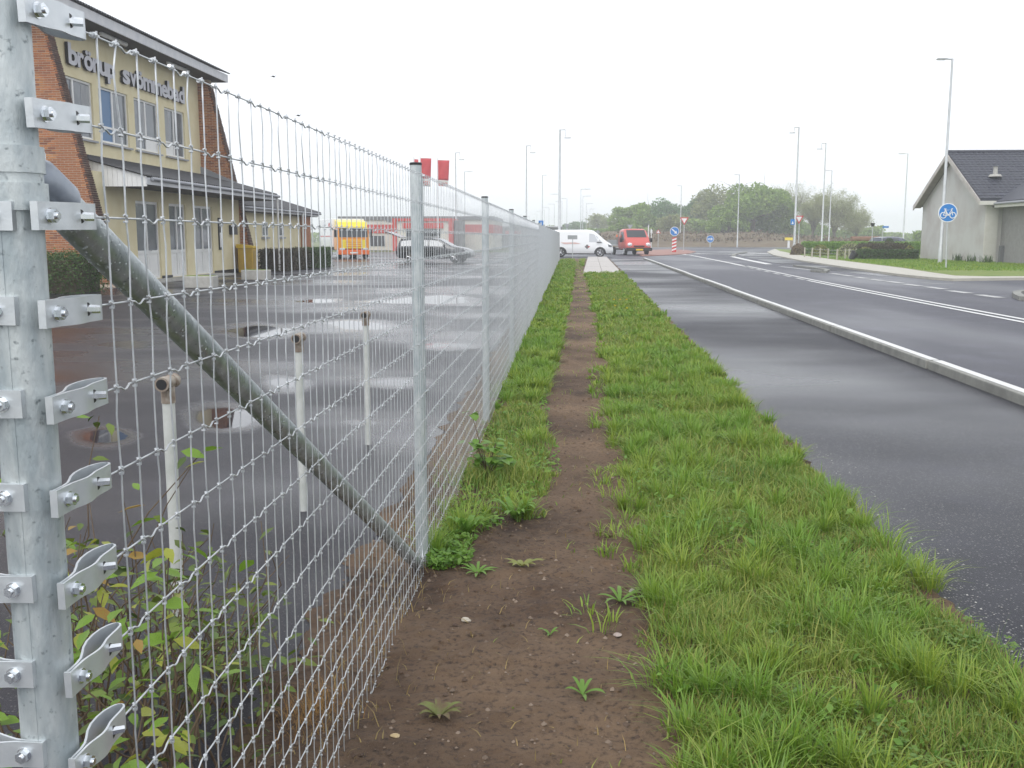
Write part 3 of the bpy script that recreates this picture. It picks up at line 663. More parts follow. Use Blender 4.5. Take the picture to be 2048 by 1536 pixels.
for i, (a, b) in enumerate(WIN):
    m = frame(hall, -16.06, a, b, WZ0, WZ1); mid = (a+b)/2
    m.box((-16.14, mid-.05, WZ0+.07), (-16.06, mid+.05, WZ1-.07)); m.box((-16.13, a+.07, WZ0+.50), (-16.07, mid-.05, WZ0+.57)); m.box((-16.13, mid+.05, WZ0+.50), (-16.07, b-.07, WZ0+.57))
    wn = hp(m, 'window', WHITE, fix=False)
    def sub(m, nm, mt): o = m.build(nm, mt, wn); return o
    for s, (p, q) in enumerate(((a+.07, mid-.05), (mid+.05, b-.07))):
        sub(MB().box((-16.11, p, WZ0+.57), (-16.10, q, WZ1-.07)), 'pane', BLIND if (i, s) == (1, 0) else WINGLASS)
        low = WHITE if (i, s) in ((2, 1), (3, 0)) else (BLIND if (i, s) == (1, 0) else WINGLASS)
        sub(MB().box((-16.11, p, WZ0+.07), (-16.10, q, WZ0+.50)), 'pane', low)
        if (i, s) in ((0, 1), (2, 0), (3, 0)):
            c_ = MB(); k0, k1 = (q-.55, q) if (i, s) != (3, 0) else (p, p+.55)
            for t in range(6): c_.box((-16.098, k0+(k1-k0)*t/6+.006, WZ0+.6), (-16.094, k0+(k1-k0)*(t+1)/6-.006, WZ1-.1))
            sub(c_, 'curtain', CURT)
    sub(MB().box((-16.14, a-.08, WZ0-.09), (-15.90, b+.08, WZ0-.03)), 'sill', GUTTER)
for i, (a, b) in enumerate(DOORS):
    m = frame(hall, -14.46, a, b, .08, 2.72, .09); mid = (a+b)/2; m.box((-14.54, mid-.05, .17), (-14.46, mid+.05, 2.63)); m.box((-14.54, a+.09, .95), (-14.46, mid-.05, 1.06)); m.box((-14.54, mid+.05, .95), (-14.46, b-.09, 1.06))
    dr = hp(m, 'door', WHITE, fix=False)
    for (p, q) in ((a+.09, mid-.05), (mid+.05, b-.09)):
        MB().box((-14.51, p, 1.06), (-14.50, q, 2.63)).build('pane', WINGLASS, dr)
        MB().box((-14.52, p, .17), (-14.495, q, .95)).build('lower_panel', WHITE, dr); MB().box((-14.495, p+.12, .29), (-14.485, q-.12, .84)).build('panel_moulding', WHITE, dr, bevel=.01)
    MB().tube([(-14.44, mid+.08, 1.05), (-14.40, mid+.08, 1.05), (-14.40, mid+.20, 1.05)], .011, 6).build('handle', CHROME, dr)
hp(MB().box((-14.395, YA+.34, .0), (-14.37, 32.95, .16)).box((-14.395, 34.85, 0), (-14.37, 35.75, .16)).box((-14.395, 40.15, 0), (-14.37, YB, .16)), 'plinth', BLACK)
hp(MB().box((-14.40, 32.6, .0), (-13.6, 40.4, .07)), 'door_step', CONC)
mb = hp(MB().box((-14.40, 42.1, 1.62), (-14.20, 42.62, 2.02)), 'mailbox', BLACK); hp(MB().box((-14.4, 40.75, 1.0), (-14.34, 40.95, 2.3)), 'notice_board', BLACK)
MB().box((-14.34, 40.77, 1.1), (-14.335, 40.93, 1.7)).build('notice', WHITE, mb)
# eaves: soffit, fascia, corrugated roof, strip lamps
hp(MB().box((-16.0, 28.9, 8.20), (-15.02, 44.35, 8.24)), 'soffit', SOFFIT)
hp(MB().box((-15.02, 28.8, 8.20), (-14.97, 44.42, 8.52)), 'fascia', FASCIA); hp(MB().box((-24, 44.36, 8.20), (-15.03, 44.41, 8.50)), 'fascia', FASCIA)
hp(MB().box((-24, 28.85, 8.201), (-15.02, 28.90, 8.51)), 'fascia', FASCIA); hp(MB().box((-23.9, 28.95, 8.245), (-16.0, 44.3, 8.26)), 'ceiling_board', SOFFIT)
def corrugated(name, Xa, za, Xb, zb, ya, yb, pitch=.18, amp=.028, nx=6):
    n = int((yb-ya)/pitch*6); V = []; F = []
    for i in range(n+1):
        y_ = ya+(yb-ya)*i/n; d = amp*math.sin(2*math.pi*(y_-ya)/pitch)
        V += [(Xa, y_, za+d), (Xb, y_, zb+d), (Xa, y_, za+d-.012), (Xb, y_, zb+d-.012)]
    for i in range(n):
        a, b = i*4, i*4+4; F += [(a, a+1, b+1, b), (a+2, b+2, b+3, a+3), (a+1, a+3, b+3, b+1)]
    return hp(MB().add(V, F), name, ROOFD, smooth=False)
corrugated('roof', -21.5, 10.9, -14.88, 8.585, 28.75, 44.5)
for (a, b) in ((33.35, 35.35), (38.9, 41.1)):
    hp(MB().tube([(-15.45, a, 8.14), (-15.45, a+.06, 8.14), (-15.45, b-.06, 8.14), (-15.45, b, 8.14)], [.03, .075, .075, .03], 12), 'strip_lamp', WHITE, smooth=True)
# lean-to roof over the doors with white boarded side
corrugated('porch_roof', -16.02, 4.22, -12.97, 3.40, 30.55, 44.55, .18, .024)
hp(MB().box((-13.02, 30.62, 3.12), (-12.98, 44.5, 3.33)), 'porch_fascia', FASCIA)
hp(MB().tube([(-12.92, 30.9, 3.30), (-12.92, 44.6, 3.30)], .06, 10), 'gutter', GUTTER, smooth='auto')
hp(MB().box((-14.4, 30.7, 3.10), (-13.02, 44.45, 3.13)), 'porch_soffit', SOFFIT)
hp(MB().prism([(-15.9, 3.13), (-13.05, 3.13), (-13.05, 3.33), (-15.9, 4.10)], 'y', 30.68, 30.72), 'porch_side', WHITE)
for k in range(19):
    a = -12.99-.153*(k+1); b = a+.145; zt = lambda x: 3.385+(-12.97-x)*.82/3.05-.03
    hp(MB().prism([(a, 3.06), (b, 3.06), (b, zt(b)), (a, zt(a))], 'y', 30.645, 30.675), 'board', WHITE)
hp(MB().prism([(-16.0, 4.2), (fin_edge(3.7)+.1, 3.62), (fin_edge(3.7)+.1, 3.86), (-16.0, 4.55)], 'y', 43.42, 43.48), 'flashing', GUTTER)
hp(MB().tube([(-12.95, 44.4, 3.25), (-12.95, 44.4, .03)], .045, 8), 'downpipe', WHITE, smooth='auto')
# lettering on the upper wall, cut from thick sheet with black edges
def letters(txt, y_start, y_end, zbase, size):
    adv = (y_end-y_start)/sum({'m': 1.45, 'r': .72, 'v': .95}.get(c, 1.0) for c in txt); y = y_start
    for ch in txt:
        cu = bpy.data.curves.new('letter', 'FONT'); cu.body = ch; cu.size = size; cu.extrude = .05; cu.offset = .032; cu.resolution_u = 4
        o = link(bpy.data.objects.new('letter_source', cu)); dg = bpy.context.evaluated_depsgraph_get(); me = bpy.data.meshes.new_from_object(o.evaluated_get(dg))
        bpy.data.objects.remove(o); bpy.data.curves.remove(cu)
        xs = [v.co.x for v in me.vertices]; wd = {'m': 1.45, 'r': .72, 'v': .95}.get(ch, 1.0)*adv; sx = wd*1.02/(max(xs)-min(xs)); x0 = min(xs)
        me.materials.clear(); me.materials.append(LETTERM); me.materials.append(LETTERD)
        for p in me.polygons: p.material_index = 0 if abs(p.normal.z) > .9 else 1
        for v in me.vertices: v.co = Vector(((v.co.z)-15.92, y+(v.co.x-x0)*sx, zbase+v.co.y))
        me.update(); lo = inst('letter', me, hall, world=True); y += wd
letters('brörup', 31.95, 35.25, 6.98, .90); letters('svömmebad', 35.85, 41.62, 6.97, .90)
# single-storey wing beyond the second fin
hp(MB().box((-24, YB+.36, 0), (-15.0, 55.7, 2.9)), 'wing_wall', YELLOWWALL)
hp(MB().box((-24, 55.72, 0), (-14.75, 57.0, 2.9)), 'wing_end', BRICK)
corrugated('wing_roof', -19.0, 4.35, -14.35, 2.92, 43.9, 57.9, .2, .028)
hp(MB().box((-14.5, 43.9, 2.70), (-14.45, 57.8, 2.88)), 'wing_fascia', FASCIA); hp(MB().tube([(-14.38, 43.9, 2.84), (-14.38, 57.9, 2.84)], .06, 8), 'gutter', GUTTER, smooth='auto')
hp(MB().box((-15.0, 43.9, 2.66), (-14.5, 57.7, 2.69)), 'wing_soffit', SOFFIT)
for yy in (45.6, 48.6, 51.4):
    m = frame(hall, -14.96, yy, yy+.9, 1.55, 2.25, .06); wn = hp(m, 'window', WHITE, fix=False); MB().box((-15.02, yy+.06, 1.61), (-14.985, yy+.84, 2.19)).build('pane', WINGLASS, wn); MB().box((-15.0, yy-.08, 1.44), (-14.88, yy+.98, 1.52)).build('sill', GUTTER, wn)
for yy in (54.0,): hp(MB().tube([(-14.38, yy, 2.8), (-14.42, yy, .03)], .055, 8), 'downpipe', WHITE, smooth='auto')
hp(MB().box((-19.4, 50, 4.0), (-18.6, 51, 5.0)), 'chimney', YELLOWWALL)
# things in front of the hall
pl_lab = ['low pale concrete block standing before the white doors', 'low pale concrete block standing beside the yellow grit box']
for k, (x, yv) in enumerate([(-11.05, 29.6), (-11.15, 35.3)]):
    cb = thing('concrete_block', pl_lab[k], 'concrete block', (x, yv, 0)); MB().box((-.45, -.3, 0), (.45, .3, .36)).build('block', CONC, cb, bevel=.03); MB().box((-.40, -.25, .361), (.40, .25, .372)).build('mossy_top', LAWN, cb)
    cb.rotation_euler[2] = R(4-9*k)
gb = thing('grit_box', 'yellow upright grit box beside the far brick fin', 'grit box', (-13.9, 42.9, 0))
MB().box((-.32, -.35, 0), (.32, .35, 1.05)).build('body', mat('grit_yellow', (.55, .36, .03), .6, 0, (.48, .30, .03), 5), gb, bevel=.03)
MB().prism([(-.36, 1.05), (.36, 1.05), (.36, 1.12), (-.36, 1.22)], 'y', -.38, .38).build('lid', mat('grit_lid', (.70, .48, .03), .5), gb)
MB().box((.325, -.25, .15), (.335, .25, .95)).build('front_panel', mat('grit_panel', (.36, .24, .05), .7), gb)

# ---- grey gabled house across the road
HX, HY0, HY1 = 23.3, 58.4, 68.5; HYM = (HY0+HY1)/2
RZ = float(onY(1898, 303, HYM)[2])-.28; EZ = 3.62
house = thing('gabled_house', 'grey rendered house with dark tiled roof and tall windowless gable', 'house', (HX, HYM, 0))
def hq(m, name, mt, parent=house, **k): return m.build(name, mt, parent, world=True, **k)
hq(MB().prism([(HY0, 0), (HY1, 0), (HY1, EZ), (HYM, RZ-.08), (HY0, EZ)], 'x', HX, HX+11), 'wall', GREYWALL)
hq(MB().box((HX+.02, HY0-.06, 0), (HX+.72, HY0-.003, EZ-.1)), 'pale_pier', BLOCKW)
for k in range(14): hq(MB().box((HX+.03, HY0-.075, .05+k*.255), (HX+.71, HY0-.061, .05+k*.255+.24)), 'pier_block', BLOCKW)
OV = .40; sl = (RZ-EZ)/(HYM-HY0); ze = EZ-OV*sl
for s in (1, -1):
    ye = HY0-OV if s == 1 else HY1+OV
    hq(MB().prism([(ye, ze+.10), (HYM, RZ+.10), (HYM, RZ+.22), (ye, ze+.22)], 'x', HX-.46, HX+11.5), 'roof', TILEM)
    hq(MB().prism([(ye, ze-.12), (HYM, RZ-.12), (HYM, RZ+.17), (ye, ze+.17)], 'x', HX-.52, HX-.465), 'bargeboard', mat('bargeboard_paint', (.56, .53, .50), .7, 0, (.42, .38, .36), 1.5, 6))
    hq(MB().prism([(ye+s*.02, ze+.02), (HYM, RZ+.02), (HYM, RZ+.09), (ye+s*.02, ze+.09)], 'x', HX-.46, HX-.003), 'eaves_soffit', mat('soffit_boards', (.26, .23, .21), .8, 0, (.32, .28, .26), 3))
hq(MB().box((HX-.5, HY0-OV-.04, ze-.10), (HX+1.6, HY0-OV+.02, ze+.12)), 'eaves_board', BLOCKW)
hq(MB().tube([(HX-.5, HYM, RZ+.26), (HX+11.5, HYM, RZ+.26)], .11, 10), 'ridge', TILEM, smooth='auto')
# roof tiles on the slope that faces the camera side
tl = MB(); tw, tlg = .30, .34
for (ya, za_, yb, zb_) in ((0, 0, .175, .028), (.175, .028, .30, .0)): tl.add([(ya, 0, za_), (yb, 0, zb_), (yb, tlg+.06, zb_+.0), (ya, tlg+.06, za_+.0)], [(0, 1, 2, 3)])
tl.add([(0, 0, 0), (.175, 0, .028), (.30, 0, 0), (.30, 0, -.045), (0, 0, -.045)], [(0, 4, 3, 2, 1)])
ang = math.atan2(RZ-EZ, HYM-HY0); tile_me = tl.mesh('tile', TILEM)
rest = MB(); ntile = 0; slope_len = math.hypot(HYM-HY0+OV, RZ-ze); rows = int(slope_len/tlg)
for r_ in range(rows):
    for c_ in range(38):
        s = r_*tlg; yy = HY0-OV+s*math.cos(ang); zz = ze+.235+s*math.sin(ang); xx = HX-.46+c_*tw
        if xx > HX+5.2 and True: break
        if ntile < 300 and r_ >= rows-16:
            inst('tile', tile_me, house, (xx, yy, zz+.03+random.uniform(0, .008)), (ang-R(4.5), 0, 0), world=True); ntile += 1
        else:
            q = [(0, 0, 0), (.175, 0, .028), (.30, 0, 0), (0, tlg+.06, 0), (.175, tlg+.06, .028), (.30, tlg+.06, 0), (0, 0, -.045), (.175, 0, -.02), (.3, 0, -.045)]
            dz_ = .03+random.uniform(0, .008); a2 = ang-R(4.5); rest.add([(xx+a, yy+b*math.cos(a2)-c*math.sin(a2), zz+dz_+b*math.sin(a2)+c*math.cos(a2)) for a, b, c in q], [(0, 1, 4, 3), (1, 2, 5, 4), (6, 7, 1, 0), (7, 8, 2, 1)])
tag(hq(rest, 'tile', TILEM, fix=False), kind='stuff')
# lower wing that comes towards the camera, its eaves run along the road
WX = HX+.95
hq(MB().box((WX, 40.5, 0), (WX+8, HY0+.1, 3.35)), 'wing_wall', SLATEWALL)
wr = MB().prism([(WX-.55, 3.38), (WX+5.5, 6.5), (WX+5.5, 6.62), (WX-.55, 3.50)], 'y', 40.2, HYM); hq(wr, 'wing_roof', TILEM)
hq(MB().box((WX-.66, 40.2, 3.14), (WX-.58, HY0-.5, 3.42)), 'wing_eaves_board', BLOCKW)
hq(MB().tube([(WX-.70, 40.2, 3.36), (WX-.70, HY0-.6, 3.36)], .07, 8), 'gutter', GUTTER, smooth='auto')
hq(MB().box((WX-.6, 40.25, 3.18), (WX, HY0-.1, 3.22)), 'wing_soffit', SOFFIT)
hq(MB().tube([(WX-.68, 50.6, 3.3), (WX-.10, 50.9, 3.0), (WX-.06, 50.9, .05)], .05, 8), 'downpipe', BLOCKW, smooth='auto')
hq(MB().box((WX-.05, 40.4, 0), (WX-.005, 49.8, 3.2)), 'wing_pale_wall', GREYWALL)
p0, p1 = np.array([HX+1.35, HY0-OV+.1, ze+.36]), np.array([HX+5.0, HYM-1.4, RZ-.55])
vl = MB()
for k in range(14):
    a = p0+(p1-p0)*k/14; b = p0+(p1-p0)*(k+.86)/14; vl.tube([a, b], .10, 6)
hq(vl, 'valley_tiles', mat('valley_tile', (.20, .20, .20), .7, 0, (.28, .28, .27), 8))
hv = onY(1991, 341, HY0+1.9); hq(MB().tube([(hv[0], HY0+1.9, hv[2]-.35), (hv[0], HY0+1.9, hv[2]-.22), (hv[0], HY0+1.9, hv[2]-.2), (hv[0], HY0+1.9, hv[2]+.2), (hv[0], HY0+1.9, hv[2]+.24)], [.38, .30, .13, .12, .18], 12), 'roof_vent', CONC, smooth='auto')
bn = thing('utility_cabinet', 'small dark grey cabinet standing at the corner of the grey house', 'cabinet', (HX+.9, HY0-.45, .10)); MB().box((-.16, -.12, 0), (.16, .12, .95)).build('body', HALLGREY, bn, bevel=.02); MB().box((-.13, -.128, .1), (.13, -.121, .85)).build('door', HALLGREY, bn)

# ---- shop and halls far behind the yard
shop = thing('shop_building', 'long low white shop with a red band under its roof', 'building', (-21, 118, 0))
def hs2(m, name, mt, **k): return m.build(name, mt, shop, world=True, **k)
hs2(MB().box((-27, 118, 0), (-9, 134, 2.0)), 'wall', SHOPWHITE); hs2(MB().box((-27.05, 117.9, 2.0), (-8.9, 134, 3.0)), 'red_band', SHOPRED)
hs2(MB().box((-27.05, 117.9, 3.0), (-8.9, 134, 3.55)), 'upper_wall', SHOPWHITE); hs2(MB().box((-27.2, 117.7, 3.55), (-8.8, 134.1, 3.95)), 'roof_edge', HALLGREY)
for x in (-26.5, -23.5, -20.5, -17.5): hs2(MB().box((x, 117.93, .5), (x+1.8, 117.995, 1.7)), 'window', GLASS)
pt = thing('entrance_portal', 'white shop front framed in red in front of the low shop', 'building', (-15.5, 112, 0))
def pq(m, name, mt, **k): return m.build(name, mt, pt, world=True, **k)
pq(MB().box((-19.4, 112, 0), (-13.2, 117, 3.3)), 'wall', SHOPWHITE)
for a in (-19.7, -13.4): pq(MB().box((a, 111.8, 0), (a+.45, 117, 3.6)), 'red_post', SHOPRED)
pq(MB().box((-19.2, 111.8, 3.3), (-13.4, 117, 3.6)), 'red_beam', SHOPRED); pq(MB().box((-18.2, 111.9, 0), (-14.4, 111.99, 2.4)), 'shop_window', GLASS); pq(MB().box((-18.6, 111.85, 2.5), (-14.0, 111.98, 3.1)), 'red_sign', SHOPRED)
pq(MB().box((-20.6, 113, 3.2), (-19.72, 116, 3.7)), 'roof_box', HALLGREY); pq(MB().box((-12.93, 113, 0), (-12.0, 116, 3.4)), 'grey_side', HALLGREY)
gh = thing('grey_hall', 'dark grey flat-roofed hall with a red sign far beyond the fence', 'building', (-10, 150, 0))
gm = MB().box((-19, 150, 0), (-1.2, 166, 3.0)); gm.build('wall', HALLGREY, gh, world=True); MB().box((-9.5, 149.9, 2.0), (-7.2, 149.98, 2.5)).build('red_sign', SHOPRED, gh, world=True); MB().box((-19.1, 149.8, 3.0), (-1.1, 166, 3.2)).build('roof_edge', FASCIA, gh, world=True)
for x in (-17, -13, -5): MB().box((x, 149.9, .1), (x+2.2, 149.98, 1.9)).build('door', SIGNBACK, gh, world=True)

# ================================================================== VEGETATION
def tree(name, label, px_x, top_y, Y, rpx, mt, n=4200, group=None, sparse=False, base_frac=.12, leaf=.5, limbs=26, seed=0, flat=1.0):
    rg = np.random.default_rng(100+seed); d = Y; x = float(onY(px_x, 475, Y)[0]); h = CH+(475-top_y+6)/FPX*Y*1.05; r = rpx/FPX*Y*1.18
    t = thing(name, label, 'tree', (x, Y, 0), 0, group)
    cz = h*(base_frac+1)/2; rz = h*(1-base_frac)/2
    m = MB(); tr = max(.12, h*.022); top = np.array([rg.normal(0, .2), rg.normal(0, .2), h*.62])
    m.tube([(0, 0, -.15), (rg.normal(0, .06), rg.normal(0, .06), h*.2), (top[0]*.6, top[1]*.6, h*.42), tuple(top)], [tr*1.25, tr, tr*.7, tr*.3], 8)
    tips = []
    for k in range(limbs):
        s = rg.uniform(.16, .62); p0 = np.array([top[0]*s*.9, top[1]*s*.9, h*s]); a = rg.uniform(0, 6.283); rr = r*rg.uniform(.45, .95)
        p2 = np.array([math.cos(a)*rr, math.sin(a)*rr, cz+rz*rg.uniform(-.45, .88)*math.sqrt(max(0, 1-(rr/r)**2*.75))]); p1 = (p0+p2)/2+np.array([0, 0, h*.05])+rg.normal(0, r*.06, 3)
        m.tube([p0, p1, p2], [tr*.42, tr*.24, tr*.08], 5, caps=False); tips.append(p2)
        for q in range(4 if sparse else 1):
            e = p1+(p2-p1)*rg.uniform(.1, .9); f = e+rg.normal(0, r*.22, 3)+np.array([0, 0, r*.12]); m.tube([e, (e+f)/2+rg.normal(0, r*.03, 3), f], [tr*.14, tr*.09, tr*.04], 4, caps=False); tips.append(f)
    m.build('trunk', BARK, t, smooth=True, fix=False)
    nl = 22; u = unit(rg.normal(size=(nl, 3))); u[:, 2] = np.abs(u[:, 2])*1.1-.35; lob = u*np.array([r, r, rz])*rg.uniform(.45, .80, (nl, 1)); lr = rg.uniform(.26, .42, nl)*min(r, rz)*1.05
    if sparse:
        C = np.array(tips); ci = rg.integers(0, len(C), n); P = C[ci]+rg.normal(size=(n, 3))*r*.10
    else:
        ci = rg.integers(0, nl, n); dv = unit(rg.normal(size=(n, 3))); rad = lr[ci]*(rg.uniform(.35, 1, n)**.5)
        P = lob[ci]+dv*rad[:, None]*np.array([1, 1, .85])+np.array([0, 0, cz]); P[:, 2] = np.clip(P[:, 2], h*base_frac*.6, h*1.02)
    inst('crown', leaf_cloud('crown', P, leaf, mt), t)
    return t
gv = 'trees of the grove behind the roundabout'
T = [('broadleaf_tree', 'rounded light green tree at the low end of the grove', 1250, 440, 205, 38, LEAFA, 3600, False),
     ('broadleaf_tree', 'wide mid green tree rising behind the red flatbed truck', 1268, 407, 222, 48, LEAFA, 5200, False),
     ('broadleaf_tree', 'dark bluish green tree in the middle of the grove', 1322, 398, 232, 46, LEAFB, 5000, False),
     ('broadleaf_tree', 'dark green round tree standing behind the give way sign', 1386, 400, 226, 34, LEAFB, 4200, False),
     ('broadleaf_tree', 'brownish olive tree with thin crown beside the biggest green tree', 1432, 374, 224, 50, LEAFO, 4600, False),
     ('broadleaf_tree', 'olive bushy tree low between the round trees of the grove', 1350, 425, 212, 34, LEAFO, 3200, False),
     ('broadleaf_tree', 'biggest bright green tree with dense crown in the grove', 1506, 358, 196, 74, LEAFA, 10500, False),
     ('broadleaf_tree', 'lower green tree in front of the biggest tree', 1455, 425, 190, 40, LEAFA, 4000, False),
     ('broadleaf_tree', 'half bare tree leaning out behind the biggest green tree', 1578, 386, 210, 40, LEAFO, 3000, True),
     ('broadleaf_tree', 'slim nearly leafless tree between two lamp posts', 1625, 392, 190, 22, LEAFP, 1500, True),
     ('broadleaf_tree', 'spreading pale tree in first leaf behind the hedge', 1668, 396, 186, 40, LEAFP, 3800, True),
     ('broadleaf_tree', 'small pale tree in first leaf nearest the grey gable', 1712, 425, 192, 26, LEAFP, 1600, True),
     ('broadleaf_tree', 'far hazy tree at the thin end of the grove', 1202, 428, 300, 34, LEAFO, 2600, False),
     ('broadleaf_tree', 'far hazy dark tree beyond the white van', 1158, 443, 330, 24, LEAFB, 2200, False),
     ('broadleaf_tree', 'far hazy low tree just above the van roof', 1132, 452, 340, 18, LEAFB, 1600, False)]
for i, (nm, lb, px_, ty, Y, rp, mt, n, sp_) in enumerate(T): tree(nm, lb, px_, ty, Y, rp, mt, n*7 if sp_ else int(n*1.5), gv, sp_, .14 if sp_ else .03, .55 if not sp_ else .17, 56 if sp_ else 14, i)
# distant understorey and hedgerows that read as one mass
P = []
for (xa, xb, Y, ztop) in [(1170, 1300, 235, 5.5), (1290, 1440, 214, 6.0), (1420, 1600, 206, 6.0), (1590, 1760, 240, 5.0), (1700, 1860, 300, 3.2), (1090, 1200, 330, 5), (1840, 1960, 180, 4), (560, 1000, 320, 4)]:
    n = 5200; px_ = RNG.uniform(xa, xb, n); X = np.array([onY(p, 475, Y)[0] for p in px_]); P.append(np.stack([X, Y+RNG.uniform(-4, 4, n), RNG.uniform(0, 1, n)**.8*ztop*(.55+.6*vnoise(X, X*0, 5, .16))], 1))
tag(link(bpy.data.objects.new('far_hedgerow', leaf_cloud('far_hedgerow', np.concatenate(P), .8, LEAFA))), 'distant hedgerow mass along the horizon behind the trees', 'hedgerow', kind='stuff')
def hedge(name, label, cat, x0, x1, y0, y1, h, mt, n, z0=0.0, leaf=.10, rz=0.0, rough=.08, core=HEDGER, round_=0.0):
    cx_, cy_ = (x0+x1)/2, (y0+y1)/2; a, b = (x1-x0)/2, (y1-y0)/2; t = thing(name, label, cat, (cx_, cy_, z0), rz)
    m = MB(); seg = 10
    if round_:
        ring = [(.0, .05)]+[(.62, .1), (.80, .35), (.74, .62), (.5, .84), (.2, .93)]; V = []; F = []
        for (rr, zz) in ring[1:]:
            for k in range(12): V.append((a*rr*math.cos(k*math.pi/6), b*rr*math.sin(k*math.pi/6), h*zz))
        for i in range(4):
            for k in range(12): F.append((i*12+k, i*12+(k+1) % 12, i*12+12+(k+1) % 12, i*12+12+k))
        F.append(tuple(range(48, 60))); m.add(V, F)
    else: m.box((-a+.07, -b+.07, 0), (a-.07, b-.07, h-.07))
    m.build('core', core, t)
    if round_:
        d = unit(RNG.normal(size=(n, 3))); d[:, 2] = np.abs(d[:, 2]); P = d*np.array([a, b, h])*RNG.uniform(.75, 1.03, (n, 1)); N = d
    else:
        A = np.array([2*b*h, 2*b*h, 2*a*h, 2*a*h, 4*a*b]); f = RNG.choice(5, n, p=A/A.sum()); u, v = RNG.uniform(-1, 1, n), RNG.uniform(0, 1, n); w_ = RNG.uniform(-1, 1, n)
        P = np.stack([np.select([f == 0, f == 1], [-a, a], u*a), np.select([f == 2, f == 3], [-b, b], w_*b), np.where(f == 4, h, v*h)], 1)
        P[:, 1] = np.where(f < 2, w_*b, P[:, 1]); N = np.stack([(f == 1)*1.-(f == 0), (f == 3)*1.-(f == 2), (f == 4)*1.], 1)
        P += RNG.normal(0, rough*.5, (n, 3))+N*rough*(vnoise(P[:, 0]+P[:, 1], P[:, 2], 3, 2.0)-.6)[:, None]; P[:, 2] = np.maximum(P[:, 2], .02)
    inst('foliage', leaf_cloud('foliage', P, leaf, mt, N, 1.0), t); return t
# shrubs in the yard
hedge('clipped_bush', 'dark green clipped bush against the brick end wall', 'bush', -14.8, -13.25, 26.3, 27.9, .95, HEDGE, 7000, leaf=.075, round_=0, rough=.26)
hedge('clipped_hedge', 'bronze-brown section of boxed hedge under the yellow wing', 'hedge', -13.9, -12.7, 44.4, 48.6, .92, HEDGER, 7000, leaf=.08)
hedge('clipped_hedge', 'dark green end of the boxed hedge under the yellow wing', 'hedge', -13.6, -12.3, 48.7, 51.6, .95, HEDGE, 7000, leaf=.08)
MB()
# front garden across the road
def pxg(x, y): return G(x, y, .1)
a, b = pxg(1610, 516), pxg(1836, 506)
hedge('clipped_hedge', 'long light green clipped hedge behind the low stake fence', 'hedge', 19.8, 34.0, 85.5, 87.5, .98, HEDGEL, 16000, .1, .14, core=HEDGEL)
hedge('clipped_hedge', 'light green hedge running back along the side path', 'hedge', 20.0, 21.2, 78.5, 85.3, .95, HEDGEL, 9000, .1, .13, core=HEDGEL)
hedge('low_hedge', 'low dark clipped hedge beside the grey gable wall', 'hedge', 18.7, 22.2, 65.6, 67.0, .56, HEDGE, 9000, .1, .11)
hedge('dark_shrub', 'dark bronze rounded hedge above the low dark hedge', 'bush', 20.4, 23.1, 70.0, 73.0, .86, HEDGER, 7000, .1, .12, rough=.2)
hedge('round_shrub', 'yellow-green rounded shrub at the end of the stake fence', 'bush', 18.9, 20.1, 67.1, 68.4, .78, HEDGEY, 2200, .1, .10, round_=1)
hedge('round_shrub', 'small clipped dark ball shrub on top of the bronze hedge', 'bush', 22.6, 23.6, 74.0, 75.0, 1.35, HEDGE, 2400, .1, .10, round_=1)
hedge('round_shrub', 'golden rounded shrub behind the wooden stakes', 'bush', 18.3, 19.7, 77.0, 78.4, .85, HEDGEY, 2000, .1, .11, round_=1)
hedge('round_shrub', 'golden shrub tucked against the grey gable', 'bush', 22.5, 23.3, 69.0, 69.8, .85, HEDGEY, 1500, .1, .10, round_=1)
hedge('flowering_shrub', 'pale blossoming shrub spilling over the stakes', 'bush', 19.4, 21.4, 73.5, 75.6, 1.0, LEAFP, 2600, .1, .12, round_=1)
hedge('brown_shrub', 'brown withered clump round the foot of the lamp post by the crossing', 'bush', 18.3, 19.5, 84.0, 85.6, .95, DRYM, 1500, .05, .16, core=DRYM, round_=1)
for k, (px_, py_) in enumerate([(1915, 545), (1935, 546), (1966, 548)]):
    g_ = G(px_, py_-2, .1); X = np.full(40, HX-.12)+RNG.normal(0, .06, 40)
    wd_ = thing('wall_weed', 'tuft of tall weeds growing at the foot of the grey gable', 'weed', (HX-.15, 61.5-2.0*k, .1), 0, 'weeds along the gable')
    inst('leaves', blades('leaves', RNG.normal(0, .12, 60), RNG.normal(0, .22, 60), np.zeros(60), RNG.uniform(.2, .6, 60), np.full(60, .04), HEDGE, .5), wd_)['kind'] = 'stuff'
# low stake fence with wire in the garden
stk = thing('stake_fence', 'low garden fence of pale wooden stakes with thin wire', 'fence', (18.0, 72, .1)); SP = [G(x, y, .1) for x, y in ((1609, 513.5), (1624, 514.5), (1640, 516), (1656, 517.5), (1674, 519), (1690, 519), (1698, 518.5), (1712, 518))]
WOOD = mat('stake_wood', (.38, .36, .28), .85, 0, (.46, .44, .36), 9, 4)
for p in SP: MB().tube([(p[0], p[1], .02), (p[0], p[1], .78)], .055, 6).build('stake', WOOD, stk, world=True)
for z in (.25, .45, .68): MB().tube([(p[0], p[1], z) for p in SP], .006, 4).build('wire', WIRE, stk, world=True)
lump = thing('black_lump', 'small black pot of unclear kind by the stake fence', 'lump', tuple(G(1697, 520, .1)+np.array([0, -.3, 0])))  # made-up plain shape for a dark object of unknown kind
MB().tube([(0, 0, .0), (.05, 0, .05), (.28, 0, .42), (.29, 0, .43)], [.02, .16, .24, .19], 10).build('body', BLACK, lump, smooth='auto'); MB().tube([(.285, 0, .425), (.315, 0, .46)], .26, 10).build('rim', BLACK, lump)

